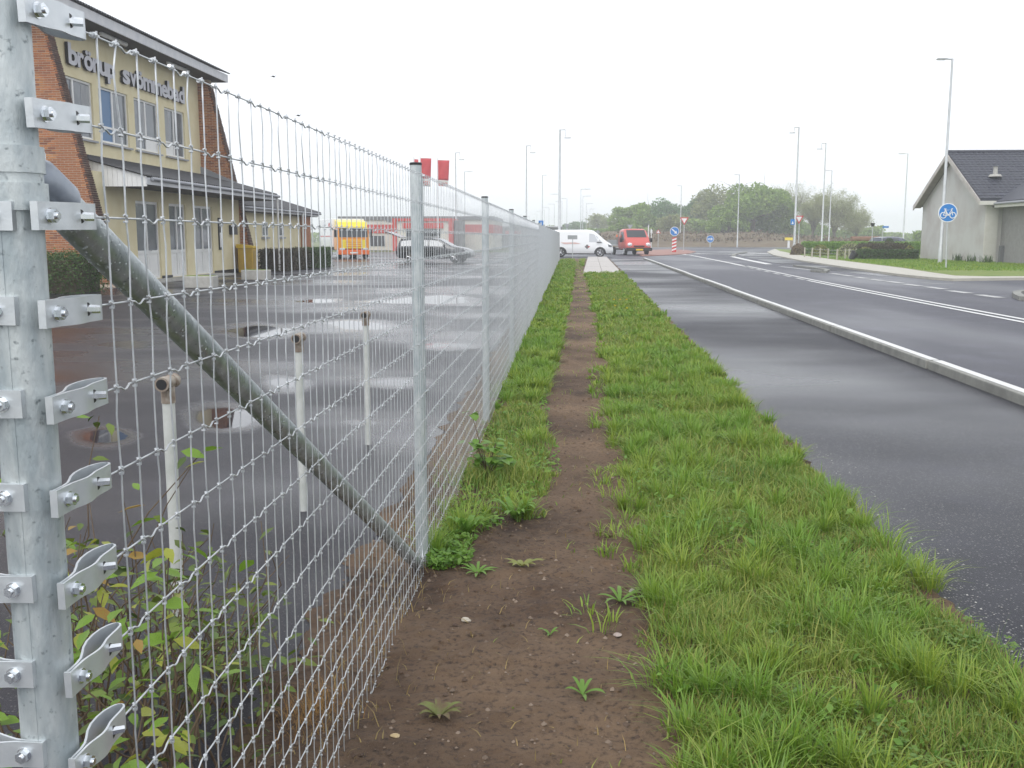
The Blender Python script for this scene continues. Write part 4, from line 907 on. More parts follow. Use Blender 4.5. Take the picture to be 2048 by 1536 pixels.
# ---- leafy shrub behind the corner post
shrub = thing('leafy_shrub', 'low shrub with green and bronze leaves behind the corner post', 'shrub', (-1.1, 2.5, 0))
def leaf_mesh(mt, w_=.42):
    m = MB(); L = [(0, 0, 0), (.3, .5*w_, .05), (.62, .42*w_, .03), (1, 0, -.10), (.62, -.42*w_, .03), (.3, -.5*w_, .05), (.33, 0, -.015), (.66, 0, -.03)]
    m.add(L, [(0, 6, 1), (6, 7, 2, 1), (7, 3, 2), (0, 5, 6), (5, 4, 7, 6), (4, 3, 7)]); return m.mesh('leaf', mt, True)
LM = [leaf_mesh(SHRUBA), leaf_mesh(SHRUBA, .52), leaf_mesh(SHRUBB), leaf_mesh(SHRUBC)]
leaves = []
def shrub_top(px_): return float(np.interp(px_, [-120, 20, 130, 200, 260, 310, 370, 440, 500, 530], [900, 890, 860, 920, 975, 1040, 1090, 1140, 1230, 1450]))
def proj(p):
    v = np.asarray(p)-CC; w_ = v@CF; return 1024+FPX*(v@CR)/w_, 768-FPX*(v@CU)/w_
ns = 0
while ns < 130:
    Yb = random.uniform(1.9, 3.45); Xb = random.uniform(-1.5, -.86); px_, _ = proj((Xb, Yb, .3))
    if not -120 < px_ < 520: continue
    ztop = float(onY(px_, shrub_top(px_), Yb)[2]); hmax = min(1.0, ztop)*random.uniform(.55, 1.03)
    if hmax < .12: continue
    ns += 1; p = np.array([Xb, Yb, 0.0]); pts = [p.copy()]; d = np.array([random.gauss(0, .25), random.gauss(0, .25), 1.0])
    for k in range(6):
        d = d+np.array([random.gauss(0, .24), random.gauss(0, .24), 0]); d = d/np.linalg.norm(d); p = p+d*hmax/5.4
        if p[0] > -.78: p[0] = -.78-random.random()*.04
        p[2] = max(p[2], .02); pts.append(p.copy())
        if k >= 1:
            for q in range(5): leaves.append((p+np.array([random.gauss(0, .03), random.gauss(0, .03), random.gauss(0, .022)]), d, k/5))
    MB().tube(pts, [.0042, .0038, .0032, .0026, .0022, .0017, .0012], 5, caps=False).build('stem', TWIG, shrub, smooth=True, world=True, fix=False)
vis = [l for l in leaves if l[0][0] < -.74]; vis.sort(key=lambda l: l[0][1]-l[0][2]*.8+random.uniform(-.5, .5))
def leaf_rot(d): return (random.uniform(-.5, .9), random.uniform(-.35, .7), random.uniform(0, 6.283))
for p, d, t in vis[:300]:
    k = random.random(); me = LM[3] if (k < .16 and t > .6) else (LM[2] if k < .42 else LM[0] if k < .75 else LM[1]); sc = random.uniform(.042, .070)
    inst('leaf', me, shrub, tuple(p), leaf_rot(d), (sc, sc, sc), world=True)
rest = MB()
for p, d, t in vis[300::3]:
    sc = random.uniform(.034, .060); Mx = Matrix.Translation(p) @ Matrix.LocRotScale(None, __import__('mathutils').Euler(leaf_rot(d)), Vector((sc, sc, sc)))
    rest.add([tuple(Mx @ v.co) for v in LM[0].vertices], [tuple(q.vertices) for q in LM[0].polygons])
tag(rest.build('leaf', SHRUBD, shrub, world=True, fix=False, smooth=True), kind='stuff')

# ---- grass on the verge
sr = np.array([G(*p)[:2] for p in [(1330, 1560), (1285, 1400), (1262, 1250), (1264, 1100), (1240, 950), (1222, 850), (1210, 750), (1191, 650), (1172, 560), (1164, 535)]])
sl2 = np.array([G(*p)[:2] for p in [(935, 1080), (1075, 1040), (1104, 960), (1100, 880), (1080, 820), (1105, 760), (1120, 690), (1137, 620), (1147, 560), (1151, 530)]])
def soilR(Y): return np.interp(Y, sr[:, 1], sr[:, 0])
def soilL(Y): return np.interp(Y, sl2[:, 1], sl2[:, 0])
def scatter(y0, y1, dens_fn, xl, xr, mx):
    n = int((y1-y0)*mx*2.6); Y = RNG.uniform(y0, y1, n); X = RNG.uniform(-.7, 2.9, n)*1.0; k = (X > xl(Y)) & (X < xr(Y)) & (RNG.uniform(0, mx, n)*2.6/3.6 < dens_fn(X, Y)*1.0)
    return X[k], Y[k]
GX, GY, GH, GW = [], [], [], []
def sow(y0, y1, dens, xl, xr, h0, h1, wd, patch=0.0):
    n = int((y1-y0)*3.6*dens); Y = RNG.uniform(y0, y1, n); X = RNG.uniform(-.8, 2.8, n)
    e = .17*(vnoise(X, Y, 21, 3.4)-.5)+.10*(vnoise(X, Y, 22, 13)-.5); k = (X > xl(Y)+e) & (X < xr(Y)+e*.6)
    k &= RNG.uniform(0, 1, n) < .35+1.1*(vnoise(X, Y, 27, 4.5)*.6+vnoise(X, Y, 28, 13)*.4)
    if patch: k &= vnoise(X, Y, 23, 2.6)*.7+vnoise(X, Y, 24, 7)*.3 > patch
    X, Y = X[k], Y[k]; tuft = vnoise(X, Y, 25, 3.2)*.6+vnoise(X, Y, 26, 9)*.4; dist_edge = np.minimum(1, np.minimum(X-xl(Y)+.05, 1.0)/.22)
    h = (h0+(h1-h0)*tuft**1.3)*RNG.uniform(.45, 1.35, len(X))*np.where(RNG.uniform(0, 1, len(X)) < .04, 1.6, 1)*np.clip(dist_edge, .35, 1); GX.append(X); GY.append(Y); GH.append(h); GW.append(np.full(len(X), wd)*RNG.uniform(.6, 1.3, len(X)))
SLA, SLB = G(1164, 545), G(1175, 513)
def verge_edge(Y): return np.where(np.asarray(Y) > 43.2, SLA[0]+(np.asarray(Y)-SLA[1])*(SLB[0]-SLA[0])/(SLB[1]-SLA[1])-.06, pe(np.asarray(Y)))
edge = lambda Y: verge_edge(Y)-.02
for (a, b, d, w0) in [(2.0, 3.2, 17000, .0044), (3.2, 4.6, 15000, .0046), (4.6, 6.5, 10500, .0054), (6.5, 10, 5600, .0068), (10, 17, 2900, .0095), (17, 30, 1350, .015), (30, 50, 620, .024), (50, 70.5, 330, .036)]:
    sow(a, b, d, soilR, edge, .03, .125 if a < 10 else .13, w0)
for (a, b, d, w0) in [(4.35, 6.5, 7500, .0055), (6.5, 10, 5600, .0068), (10, 17, 2700, .0095), (17, 30, 1250, .015), (30, 50, 600, .024), (50, 70.5, 330, .036)]:
    sow(a, b, d, lambda Y: np.full_like(Y, -.66), soilL, .03, .13 if a > 6 else .11, w0, .40 if a < 6.5 else .30 if a < 17 else .18)
X, Y, H_, W_ = map(np.concatenate, (GX, GY, GH, GW)); Z = soil_z(X, Y)-.004
go = link(bpy.data.objects.new('verge_grass', blades('verge_grass', X, Y, Z, H_, W_, GRASS, .85, .25)))
tag(go, 'green grass growing on the verge either side of the trodden soil', 'grass', kind='stuff')
def tufts(name, label, cx_, cy_, nb, h0, h1, wd, mt):
    X, Y, Z, A, L_, H2 = [], [], [], [], [], []
    for x, yv in zip(cx_, cy_):
        n = int(nb*RNG.uniform(.6, 1.4)); a = RNG.uniform(0, 2*math.pi, n); r = RNG.uniform(0, 1, n)**.7*RNG.uniform(.02, .095); hh = RNG.uniform(h0, h1)
        X.append(x+np.cos(a)*r); Y.append(yv+np.sin(a)*r); A.append(a+RNG.normal(0, .5, n)); L_.append(RNG.uniform(.2, 1.3, n)*(.45+r*11)); H2.append(hh*RNG.uniform(.55, 1.15, n))
    X, Y, A, L_, H2 = map(np.concatenate, (X, Y, A, L_, H2)); n = len(X); Z = soil_z(X, Y)-.004; L_ = np.clip(L_, .1, 1.5); wv = wd*RNG.uniform(.6, 1.4, n)*np.maximum(1, Y/6); b = A+math.pi/2+RNG.normal(0, .4, n)
    def pt(t, k):
        o = L_*H2*t**1.8; z = H2*t*(1-.42*np.minimum(L_, 1.3)*t); return np.stack([X+np.cos(A)*o+np.cos(b)*wv*k/2, Y+np.sin(A)*o+np.sin(b)*wv*k/2, Z+z], 1)
    V = np.stack([pt(0, -.7), pt(0, .7), pt(.4, -1), pt(.4, 1), pt(.75, -.7), pt(.75, .7), pt(1, 0)], 1).reshape(-1, 3); k = np.arange(n)*7
    me = np_mesh(name, V, np.stack([k+4, k+5, k+6], 1), mt, np.concatenate([np.stack([k, k+1, k+3, k+2], 1), np.stack([k+2, k+3, k+5, k+4], 1)]))
    return tag(link(bpy.data.objects.new(name, me)), label, 'grass', kind='stuff')
nt_ = 1150; Yl = 2.1+RNG.uniform(0, 1, nt_)**1.25*11; Xl = RNG.uniform(.1, 1.75, nt_); kk = (Xl > soilR(Yl)+.02-.08*RNG.uniform(0, 1, nt_)**3) & (Xl < pe(Yl)+.01) & (vnoise(Xl, Yl, 71, 1.9)*.6+vnoise(Xl, Yl, 72, 5)*.4 > .34)
tufts('grass_tufts', 'lush arching grass tufts standing out of the verge', Xl[kk], Yl[kk], 64, .06, .185, .0042, GRASSL)
nt_ = 1500; Yl = 12+RNG.uniform(0, 1, nt_)**1.3*50; Xl = RNG.uniform(.1, 2.7, nt_); kk = (Xl > soilR(Yl)) & (Xl < verge_edge(Yl)) & (vnoise(Xl, Yl, 76, .8)*.6+vnoise(Xl, Yl, 77, 2.4)*.4 > .36)
tufts('grass_tufts', 'grass tufts on the far stretch of the verge', Xl[kk], Yl[kk], 22, .07, .15, .0075, GRASSL)
nt_ = 700; Yl = 14+RNG.uniform(0, 1, nt_)**1.3*50; Xl = -.66+RNG.uniform(0, 1, nt_)*(soilL(Yl)+.64)
tufts('grass_tufts', 'grass tufts along the far stretch of the fence', Xl, Yl, 20, .07, .16, .008, GRASSL)
nt_ = 320; Yl = 4.5+RNG.uniform(0, 1, nt_)*11; Xl = -.66+RNG.uniform(0, 1, nt_)*(soilL(Yl)+.64); kk = vnoise(Xl, Yl, 73, 2.2) > np.where(Yl < 7, .50, .36)
tufts('grass_tufts', 'lush grass tufts between the fence and the trodden soil', Xl[kk], Yl[kk], 58, .07, .20, .0048, GRASSL)
nt_ = 46; Yl = 2.3+RNG.uniform(0, 1, nt_)*9; Xl = soilR(Yl)-RNG.uniform(0, .16, nt_)
tufts('grass_tufts', 'small flattened tufts straying onto the bare soil', Xl, Yl, 16, .05, .11, .006, GRASSL)
nl_ = 3000; Yl = RNG.uniform(2.2, 12, nl_); Xl = RNG.uniform(.2, 1.75, nl_); kk = (Xl > soilR(Yl)+.03) & (Xl < pe(Yl)-.04) & (vnoise(Xl, Yl, 41, 2.5) > .42); Xl, Yl = Xl[kk], Yl[kk]
tag(link(bpy.data.objects.new('long_grass', blades('long_grass', Xl, Yl, soil_z(Xl, Yl)-.003, RNG.uniform(.13, .24, len(Xl)), RNG.uniform(.004, .0075, len(Xl)), GRASS, 1.25, .45))), 'longer arching grass blades standing out of the verge', 'grass', kind='stuff')
nl_ = 5200; Yl = 4.3+RNG.uniform(0, 1, nl_)**1.5*6; Xl = -.64+RNG.uniform(0, 1, nl_)*(soilL(Yl)+.70); kk = (vnoise(Xl, Yl, 44, 5)*.6+vnoise(Xl, Yl, 45, 14)*.4 > .50); Xl, Yl = Xl[kk], Yl[kk]
tag(link(bpy.data.objects.new('ground_weeds', leaf_cloud('ground_weeds', np.stack([Xl, Yl, soil_z(Xl, Yl)+RNG.uniform(.004, .05, len(Xl))], 1), RNG.uniform(.018, .045, len(Xl)), WEED, np.tile([0, 0, 1.], (len(Xl), 1)), .8, .45))), 'low leafy weeds matted between fence and trodden soil', 'weeds', kind='stuff')
nl_ = 5000; Yl = RNG.uniform(2.1, 10, nl_); Xl = RNG.uniform(.25, 1.7, nl_); kk = (Xl > soilR(Yl)+.02) & (Xl < pe(Yl)-.03) & (vnoise(Xl, Yl, 54, 3.2) > .60); Xl, Yl = Xl[kk], Yl[kk]
tag(link(bpy.data.objects.new('verge_weeds', leaf_cloud('verge_weeds', np.stack([Xl, Yl, soil_z(Xl, Yl)+RNG.uniform(.02, .075, len(Xl))], 1), RNG.uniform(.018, .05, len(Xl)), WEED, np.tile([0, 0, 1.], (len(Xl), 1)), 1.0, .5))), 'broad weed leaves scattered through the verge grass', 'weeds', kind='stuff')
# sparse sprigs and dry litter on the bare soil
n = 9000; Y = 2.3+RNG.uniform(0, 1, n)**.8*62; X = RNG.uniform(-.62, .8, n); k = (X < soilR(Y)+.02) & (vnoise(X, Y, 31, 3.5) > np.where(Y < 6, .66, .46)); X, Y = X[k], Y[k]
tag(link(bpy.data.objects.new('grass_sprigs', blades('grass_sprigs', X, Y, soil_z(X, Y)-.003, RNG.uniform(.02, .065, len(X)), RNG.uniform(.004, .009, len(X))*np.maximum(1, Y/9), GRASS, 1.1, .5))), 'scattered short grass sprigs on the bare soil', 'grass', kind='stuff')
n = 700; Y = RNG.uniform(2.3, 9, n); X = RNG.uniform(-.95, .7, n); k = (X < soilR(Y)); X, Y = X[k], Y[k]
tag(link(bpy.data.objects.new('dry_litter', blades('dry_litter', X, Y, soil_z(X, Y)+.002, RNG.uniform(.015, .06, len(X)), RNG.uniform(.002, .005, len(X)), GRASSDRY, 1.3, .93))), 'scattered dry stalks lying on the bare soil', 'litter', kind='stuff')
n = 7700; X = np.concatenate([RNG.normal(-.69, .09, 900), RNG.uniform(1.2, 1.6, 600), RNG.uniform(.3, 1.6, 6200)]); Y = np.concatenate([RNG.uniform(2.4, 12, 900), RNG.uniform(2.6, 12, 600), RNG.uniform(2.1, 11, 6200)]); X[900:1500] = pe(Y[900:1500])-RNG.uniform(-.02, .22, 600); kk = (np.arange(n) < 1500) | ((X > soilR(Y)+.02) & (X < pe(Y)) & (vnoise(X, Y, 51, 2.2) > .45)); X, Y = X[kk], Y[kk]; n = len(X)
tag(link(bpy.data.objects.new('dry_grass', blades('dry_grass', X, Y, soil_z(X, Y)-.003, RNG.uniform(.03, .11, n), RNG.uniform(.002, .0045, n), GRASSDRY, 1.0, .4))), 'thin dry straw-coloured grass along the fence foot and through the verge', 'grass', kind='stuff')
# tiny pebbles and soil clods
pm = MB()
for i in range(4200):
    yy = 2.2+random.random()**1.8*9; xx = random.uniform(-.98, .75); r = random.choice((.003, .004, .005, .009))*random.uniform(.7, 1.4)
    if xx > soilR(yy): continue
    z = float(soil_z(xx, yy)); V = [(xx+r*math.cos(a)*random.uniform(.7, 1.2), yy+r*math.sin(a)*random.uniform(.7, 1.2), z+r*random.uniform(-.2, .2)) for a in (0, 1.26, 2.5, 3.8, 5)]; V.append((xx, yy, z+r*.8)); pm.add(V, [(0, 1, 5), (1, 2, 5), (2, 3, 5), (3, 4, 5), (4, 0, 5)])
tag(pm.build('grit', mat('grit', (.075, .048, .034), .9, 0, island=(.26, .20, .15)), fix=False), 'fine grit and clods strewn over the bare soil', 'grit', kind='stuff')
pm = MB()
for i in range(1500):
    yy = 2.8+random.random()**1.7*10; xx = pe(yy)+abs(random.gauss(.02, .13)); r = random.uniform(.002, .006)
    V = [(xx+r*math.cos(a)*random.uniform(.7, 1.2), yy+r*math.sin(a)*random.uniform(.7, 1.2), .001) for a in (0, 1.26, 2.5, 3.8, 5)]; V.append((xx, yy, r*.9)); pm.add(V, [(0, 1, 5), (1, 2, 5), (2, 3, 5), (3, 4, 5), (4, 0, 5)])
tag(pm.build('loose_gravel', mat('gravel', (.20, .19, .18), .7, 0, island=(.5, .49, .46)), fix=False), 'loose pale grit along the grassy edge of the cycle path', 'gravel', kind='stuff')
cl = MB()
for i in range(900):
    yy = 2.3+random.random()**1.6*7; xx = random.uniform(-.95, .8); r = random.uniform(.006, .017)
    if xx > soilR(yy) or vnoise(xx, yy, 61, 3.0) < .45: continue
    z = float(soil_z(xx, yy)); k_ = [random.uniform(.65, 1.25) for _ in range(12)]
    V = [(xx+r*k_[j]*math.cos(j*1.047), yy+r*k_[j]*math.sin(j*1.047), z-.002) for j in range(6)]+[(xx+r*.6*k_[j+6]*math.cos(j*1.047+.4), yy+r*.6*k_[j+6]*math.sin(j*1.047+.4), z+r*random.uniform(.35, .6)) for j in range(6)]
    cl.add(V, [(j, (j+1) % 6, 6+(j+1) % 6, 6+j) for j in range(6)]+[tuple(range(6, 12))])
tag(cl.build('soil_clods', SOIL, smooth=True), 'crumbly soil clods strewn over the trodden earth', 'soil', kind='stuff')
def stone(px_, py_, s, lab, mt=STONEM):
    p = G(px_, py_, .012); b_ = bmesh.new(); bmesh.ops.create_icosphere(b_, subdivisions=2, radius=1); rg = np.random.default_rng(int(px_))
    ph = rg.uniform(0, 6, 6)
    for v in b_.verts: q = 1+.16*math.sin(3*v.co.x+ph[0])+.14*math.sin(4*v.co.y+ph[1])+.12*math.sin(5*v.co.z+ph[2]); v.co = Vector((v.co.x*q*s, v.co.y*q*s*.8, v.co.z*q*s*.62))
    me = bpy.data.meshes.new('stone'); b_.to_mesh(me); b_.free(); me.materials.append(mt); o = link(bpy.data.objects.new('stone', me)); o.location = (p[0], p[1], soil_z(p[0], p[1])+s*.32); o.rotation_euler = (0, 0, rg.uniform(0, 3)); tag(o, lab, 'stone')
stone(932, 1250, .017, 'pale angular stone lying on the bare soil by the fence'); stone(790, 1482, .013, 'small yellowish stone beside the wilted rosette', mat('yellow_stone', (.42, .31, .16), .6, 0, (.5, .4, .24), 40))
stone(1265, 1187, .016, 'flat grey stone at the grass edge', mat('grey_stone', (.30, .27, .24), .8, 0, (.36, .33, .3), 30)); stone(1236, 1270, .015, 'small flat pinkish stone at the grass edge', mat('pink_stone', (.34, .27, .24), .8, 0, (.4, .34, .3), 30))
def rosette(name, lab, px_, py_, nl, L, wd, mt, up=.5, cat='weed', seed=1):
    rg = random.Random(seed); p = G(px_, py_, .012); t = thing(name, lab, cat, (p[0], p[1], float(soil_z(p[0], p[1]))))
    for k in range(nl):
        a = k*2.4+rg.uniform(-.3, .3); l = L*rg.uniform(.65, 1.15); u = up*rg.uniform(.6, 1.3); w_ = wd*rg.uniform(.8, 1.2); c_, s_ = math.cos(a), math.sin(a); V = []; F = []
        for i in range(6):
            q = i/5; r_ = l*(q-.15*q*q*u); z = l*u*math.sin(q*2.1)*.75; wv = w_*(.25+.95*math.sin(min(1, q*1.05)*math.pi*.93+.12))*(1 if i < 5 else .1)
            for sg in (-1, 0, 1): V.append((c_*r_-s_*wv*sg*.5, s_*r_+c_*wv*sg*.5, z+abs(sg)*wv*.18))
        for i in range(5):
            for j in range(2): F.append((i*3+j, i*3+j+1, i*3+j+4, i*3+j+3))
        MB().add(V, F).build('leaf', mt, t, smooth=True, fix=False)
    return t
WILT = mat('wilted_leaf', (.16, .19, .05), .6, 0, (.14, .09, .05), 25, 3, trans=.2)
rosette('plantain', 'wilted half-brown plantain rosette on the bare soil', 878, 1440, 15, .075, .016, WILT, .55, seed=2)
rosette('plantain', 'upright bright green broadleaf clump by the fence foot', 932, 1082, 9, .12, .034, WEED, 1.1, seed=3)
rosette('plantain', 'spreading bright green rosette on the bare soil edge', 1030, 1045, 17, .17, .024, WEED, .7, seed=4)
rosette('plantain', 'pale flattened rosette near the trodden soil', 1045, 1140, 9, .10, .018, mat('pale_weed', (.22, .26, .06), .5, 0, (.27, .25, .08), 12, trans=.3), .35, seed=5)
rosette('plantain', 'straggling small weed spreading on the soil by the fence', 955, 1148, 11, .10, .012, WEED, .3, seed=6)
rosette('plantain', 'tiny weed sprouting alone in the bare soil', 1100, 1270, 6, .05, .010, WEED, .7, seed=7)
rosette('plantain', 'bright weed trailing out of the grass onto the soil', 1240, 1205, 9, .13, .014, WEED, .4, seed=8)
rosette('plantain', 'weed clump on the soil edge beside the flat stone', 1165, 1385, 7, .09, .012, WEED, .5, seed=9)
# bushy young seedling tree among the weeds at the fence
bw = G(975, 965, .0); bwt = thing('bushy_weed', 'bushy dark green broadleaf weed growing against the fence', 'weed', (bw[0], bw[1], float(soil_z(bw[0], bw[1]))))
st_ = MB(); wl = leaf_mesh(WEED, .8)
for k in range(16):
    a = random.uniform(0, 6.28); r_ = random.uniform(.02, .17); hh = random.uniform(.10, .24); tip = np.array([math.cos(a)*r_, math.sin(a)*r_, hh])
    if k == 0: tip = np.array([-.10, .05, .40])
    MB().tube([(0, 0, 0), tip*.5+np.array([0, 0, .03]), tip], [.0035, .003, .0018], 5).build('stem', TWIG, bwt, smooth=True)
    for q in range(5): sc = random.uniform(.045, .08); inst('leaf', wl, bwt, tuple(tip+np.array([random.gauss(0, .02), random.gauss(0, .02), random.gauss(0, .015)])), (random.uniform(-.3, .3), random.uniform(-.1, .5), random.uniform(0, 6.28)), (sc, sc, sc))
n = 900; inst('grass_tuft', blades('grass_tuft', RNG.normal(.03, .13, n), RNG.normal(-.02, .16, n), np.zeros(n), RNG.uniform(.06, .17, n), RNG.uniform(.003, .006, n), GRASS, .9, .2), bwt)['kind'] = 'stuff'
dt = G(655, 1445, 0); t = thing('dry_tuft', 'tuft of orange-brown dry grass at the fence foot', 'grass tuft', (dt[0]-.04, dt[1], .01)); n = 420
inst('blades', blades('blades', RNG.normal(0, .05, n), RNG.normal(0, .09, n), np.zeros(n), RNG.uniform(.04, .11, n), RNG.uniform(.0015, .003, n), mat('rust_grass', (.30, .16, .05), .7, 0, island=(.42, .27, .10), trans=.3), 1.2, .3), t)['kind'] = 'stuff'
# clover patches in the verge
cm = MB()
for (px_, py_, rr, nn) in [(1680, 1230, .17, 50), (1700, 1460, .14, 40), (1830, 1500, .16, 55), (1560, 1270, .12, 28), (1620, 1185, .08, 40), (1420, 960, .12, 70), (1950, 1290, .10, 60), (1470, 880, .12, 60)]:
    c0 = G(px_, py_, .05)
    for k in range(nn):
        x, yy = random.gauss(c0[0], rr*.6), random.gauss(c0[1], rr*.8); z = random.uniform(.035, .085); s = random.uniform(.006, .012); a0 = random.uniform(0, 6.28)
        for j in range(3):
            a = a0+j*2.094; cxx, cyy = x+math.cos(a)*s, yy+math.sin(a)*s
            V = [(cxx+math.cos(b_)*s*.85, cyy+math.sin(b_)*s*.85, z+random.uniform(-.003, .003)) for b_ in np.linspace(0, 6.283, 7)[:-1]]; cm.add(V, [tuple(range(6))])
tag(cm.build('clover', CLOVER, fix=False), 'round clover leaves mixed into the verge grass', 'clover', kind='stuff')
dd = MB()
for px_, py_ in [(1254, 615), (1240, 598), (1253, 598), (1228, 598), (1230, 610)]:
    p = G(px_, py_, .11); dd.tube([(p[0], p[1], .09), (p[0], p[1], .11)], [.014, .026], 8)
tag(dd.build('dandelions', mat('dandelion', (.8, .6, .02), .7), fix=False), 'few yellow dandelion heads in the verge grass', 'flowers', kind='stuff')
# grass on the lawn by the house (coarse blades, far away)
n = 26000; Y = RNG.uniform(44, 88, n); X = RNG.uniform(15, 24, n); Lx = np.array([p[0] for p in hi]); Ly = np.array([p[1] for p in hi]); o_ = np.argsort(Ly); k = X > np.interp(Y, Ly[o_], Lx[o_])+.1; X, Y = X[k], Y[k]
tag(link(bpy.data.objects.new('lawn_grass', blades('lawn_grass', X, Y, np.full(len(X), .095), RNG.uniform(.05, .14, len(X)), np.full(len(X), .035), GRASSL, .8, .2))), 'short lawn grass beside the grey house', 'grass', kind='stuff')

# ================================================================== YARD RAIL POSTS
for k, (px_, py_) in enumerate([(335, 765), (597, 676), (731, 630)]):
    q = onX(px_, py_, -1.46); h = float(q[2])
    t = thing('rail_post', ['old white rail post with rusty open pipe tee, rising out of the leafy shrub', 'old white rail post with pipe tee standing behind the sloping brace', 'old white rail post with pipe tee beside the capped fence post'][k], 'post', (-1.46, float(q[1]), 0), 0, 'rail posts along the yard edge')
    MB().tube([(0, 0, -.02), (0, 0, h-.02)], .0225, 20).build('post', POSTWHITE, t, smooth='auto')
    tee = MB().tube([(0, -.055, h), (0, -.022, h)], .0265, 18).tube([(0, -.022, h), (0, .06, h)], .0235, 18).tube([(0, .028, h), (0, .062, h)], .0265, 18)
    o = tee.build('pipe_tee', RUSTY, t, smooth='auto'); MB().tube([(0, -.0565, h), (0, -.0552, h)], .0195, 16).build('pipe_mouth', BLACK, o)
    MB().tube([(0, 0, h-.075), (0, 0, h-.015)], .0255, 18).build('socket', RUSTY, t, smooth='auto')

# ================================================================== LAMPS AND SIGNS
def lamp(px_top, py_top, H, side, label, base_w=.09, group='street lamps', Yover=None, drop=.55, arm=1.2):
    d = ray(px_top, py_top); Y = Yover if Yover else (H-CH)/d[2]*d[1]; P = onY(px_top, py_top, Y); H = float(P[2])
    t = thing('street_lamp', label, 'street lamp', (float(P[0]), float(Y), 0), 0, group)
    MB().tube([(0, 0, -.05), (0, 0, .9), (0, 0, .95), (0, 0, H)], [base_w*1.35, base_w*1.3, base_w, base_w*.62], 12).build('pole', LAMPGREY, t, smooth='auto')
    MB().tube([(0, 0, H-.04), (side*arm*.7, 0, H-.01)], .04, 8).build('arm', LAMPGREY, t, smooth=True)
    if drop: pass
    else: hd = MB().prism([(arm*.45*side, H-.05), (arm*.5*side, H+.03), (arm*1.3*side, H+.02), (arm*1.42*side, H-.03)], 'y', -.14, .14).build('head', LAMPGREY, t, bevel=.02)
    if not drop: MB().box((min(arm*.6*side, arm*1.3*side), -.11, H-.075), (max(arm*.6*side, arm*1.3*side), .11, H-.055)).build('diffuser', SWHITE, t)
    if drop:
        MB().tube([(side*arm*.68, 0, H-.02), (side*arm*.75, 0, H-drop+.04)], .028, 6).build('hanger', LAMPGREY, t)
        MB().box((min(side*arm*.55, side*arm*1.45), -.12, H-drop-.03), (max(side*arm*.55, side*arm*1.45), .12, H-drop+.05)).build('hung_head', LAMPGREY, t, bevel=.02)
    return t
lamp(1905, 117, 11.2, -1, 'tall street lamp standing in front of the grey gable', drop=0, arm=.62)
lamp(1598, 254, 11, -1, 'street lamp at the corner of the light green hedge', drop=.5, arm=.55, base_w=.10)
lamp(1652, 286, 11, -1, 'street lamp standing between the slim bare tree and the hedge', drop=.6, arm=.6)
lamp(1664, 341, 11, -1, 'street lamp rising through the spreading pale tree', drop=0, arm=.7)
lamp(1816, 307, 11, -1, 'street lamp behind the dark car and left of the gable', drop=0, arm=.8)
lamp(1479, 349, 11, -1, 'street lamp in front of the biggest green tree', drop=0, arm=.6)
lamp(1363, 371, 11, -1, 'street lamp behind the give way sign pole', drop=0, arm=.6)
lamp(1120, 259, 11.2, 1, 'tall street lamp rising behind the white van', drop=.75, arm=.7, base_w=.13)
lamp(1053, 291, 11, 1, 'street lamp standing just beyond the fence, second tallest of its row', drop=.75, arm=.65)
lamp(911, 305, 11, 1, 'street lamp beside the rightmost red banner', drop=.8, arm=.7)
lamp(929, 343, 11, 1, 'thin far street lamp beyond the grey hall', drop=0, arm=.9)
lamp(1085, 350, 11, 1, 'street lamp behind the blue square sign', drop=0, arm=.5)
gl = 'far row of street lamps beside the main road'
for px_, py_, sd in [(1118, 388, -1), (1124, 403, -1), (1134, 397, -1), (1109, 408, -1), (1098, 415, -1), (1089, 420, -1), (1082, 423, -1), (1074, 428, -1), (1059, 433, -1), (1162, 378, 1), (1166, 392, 1), (1173, 407, 1), (1180, 418, 1), (1187, 434, 1)]:
    lamp(px_, py_, 9.0, sd, 'far hazy street lamp in the row above the white van', .06, gl, drop=0, arm=1.1)
def disc(m, r, y0, y1, n=32, c=(0, 0)):
    return m.prism([(c[0]+r*math.cos(2*math.pi*k/n), c[1]+r*math.sin(2*math.pi*k/n)) for k in range(n)], 'y', y0, y1)
def arrow_poly(ang, L, w_, hw):
    a = [(-L*.5, -w_/2), (L*.12, -w_/2), (L*.12, -hw/2), (L*.5, 0), (L*.12, hw/2), (L*.12, w_/2), (-L*.5, w_/2)]; c_, s_ = math.cos(ang), math.sin(ang); return [(x*c_-y*s_, x*s_+y*c_) for x, y in a]
def sign_root(px_, py_base, label, Y=None, z=0.0, rz=0.0):
    P = onY(px_, py_base, Y) if Y else G(px_, py_base, z); t = thing('traffic_sign', label, 'sign', (float(P[0]), float(P[1]), z), rz); return t, float(P[1])
def zat(px_, py_, Y): return float(onY(px_, py_, Y)[2])
# cycle path sign
t, Y = sign_root(1892, 537.5, 'round blue bicycle sign on its pole before the grey gable', z=.1); zc_ = zat(1894, 425.5, Y)-.1; rs = 18.2/FPX*Y
xo = float(onY(1894.5, 425, Y)[0]-t.location[0])
MB().tube([(0, 0, -.1), (xo, 0, zc_+rs*.9)], .038, 10).build('pole', LAMPGREY, t, smooth='auto')
disc(MB(), rs, -.085, -.06, 40, (xo, zc_)).build('rim', SWHITE, t); disc(MB(), rs*.91, -.0905, -.0855, 40, (xo, zc_)).build('plate', BLUE, t)
bk = MB(); wr = rs*.30; ww = rs*.075
def bt(pts): bk.tube([(xo+x*rs, -.094, zc_+z*rs) for x, z in pts], ww*.6, 6)
for cxw in (-.47, .50): bk.tube([(xo+cxw*rs+wr*math.cos(a), -.094, zc_-.27*rs+wr*math.sin(a)) for a in np.linspace(0, 6.283, 21)], ww*.62, 6)
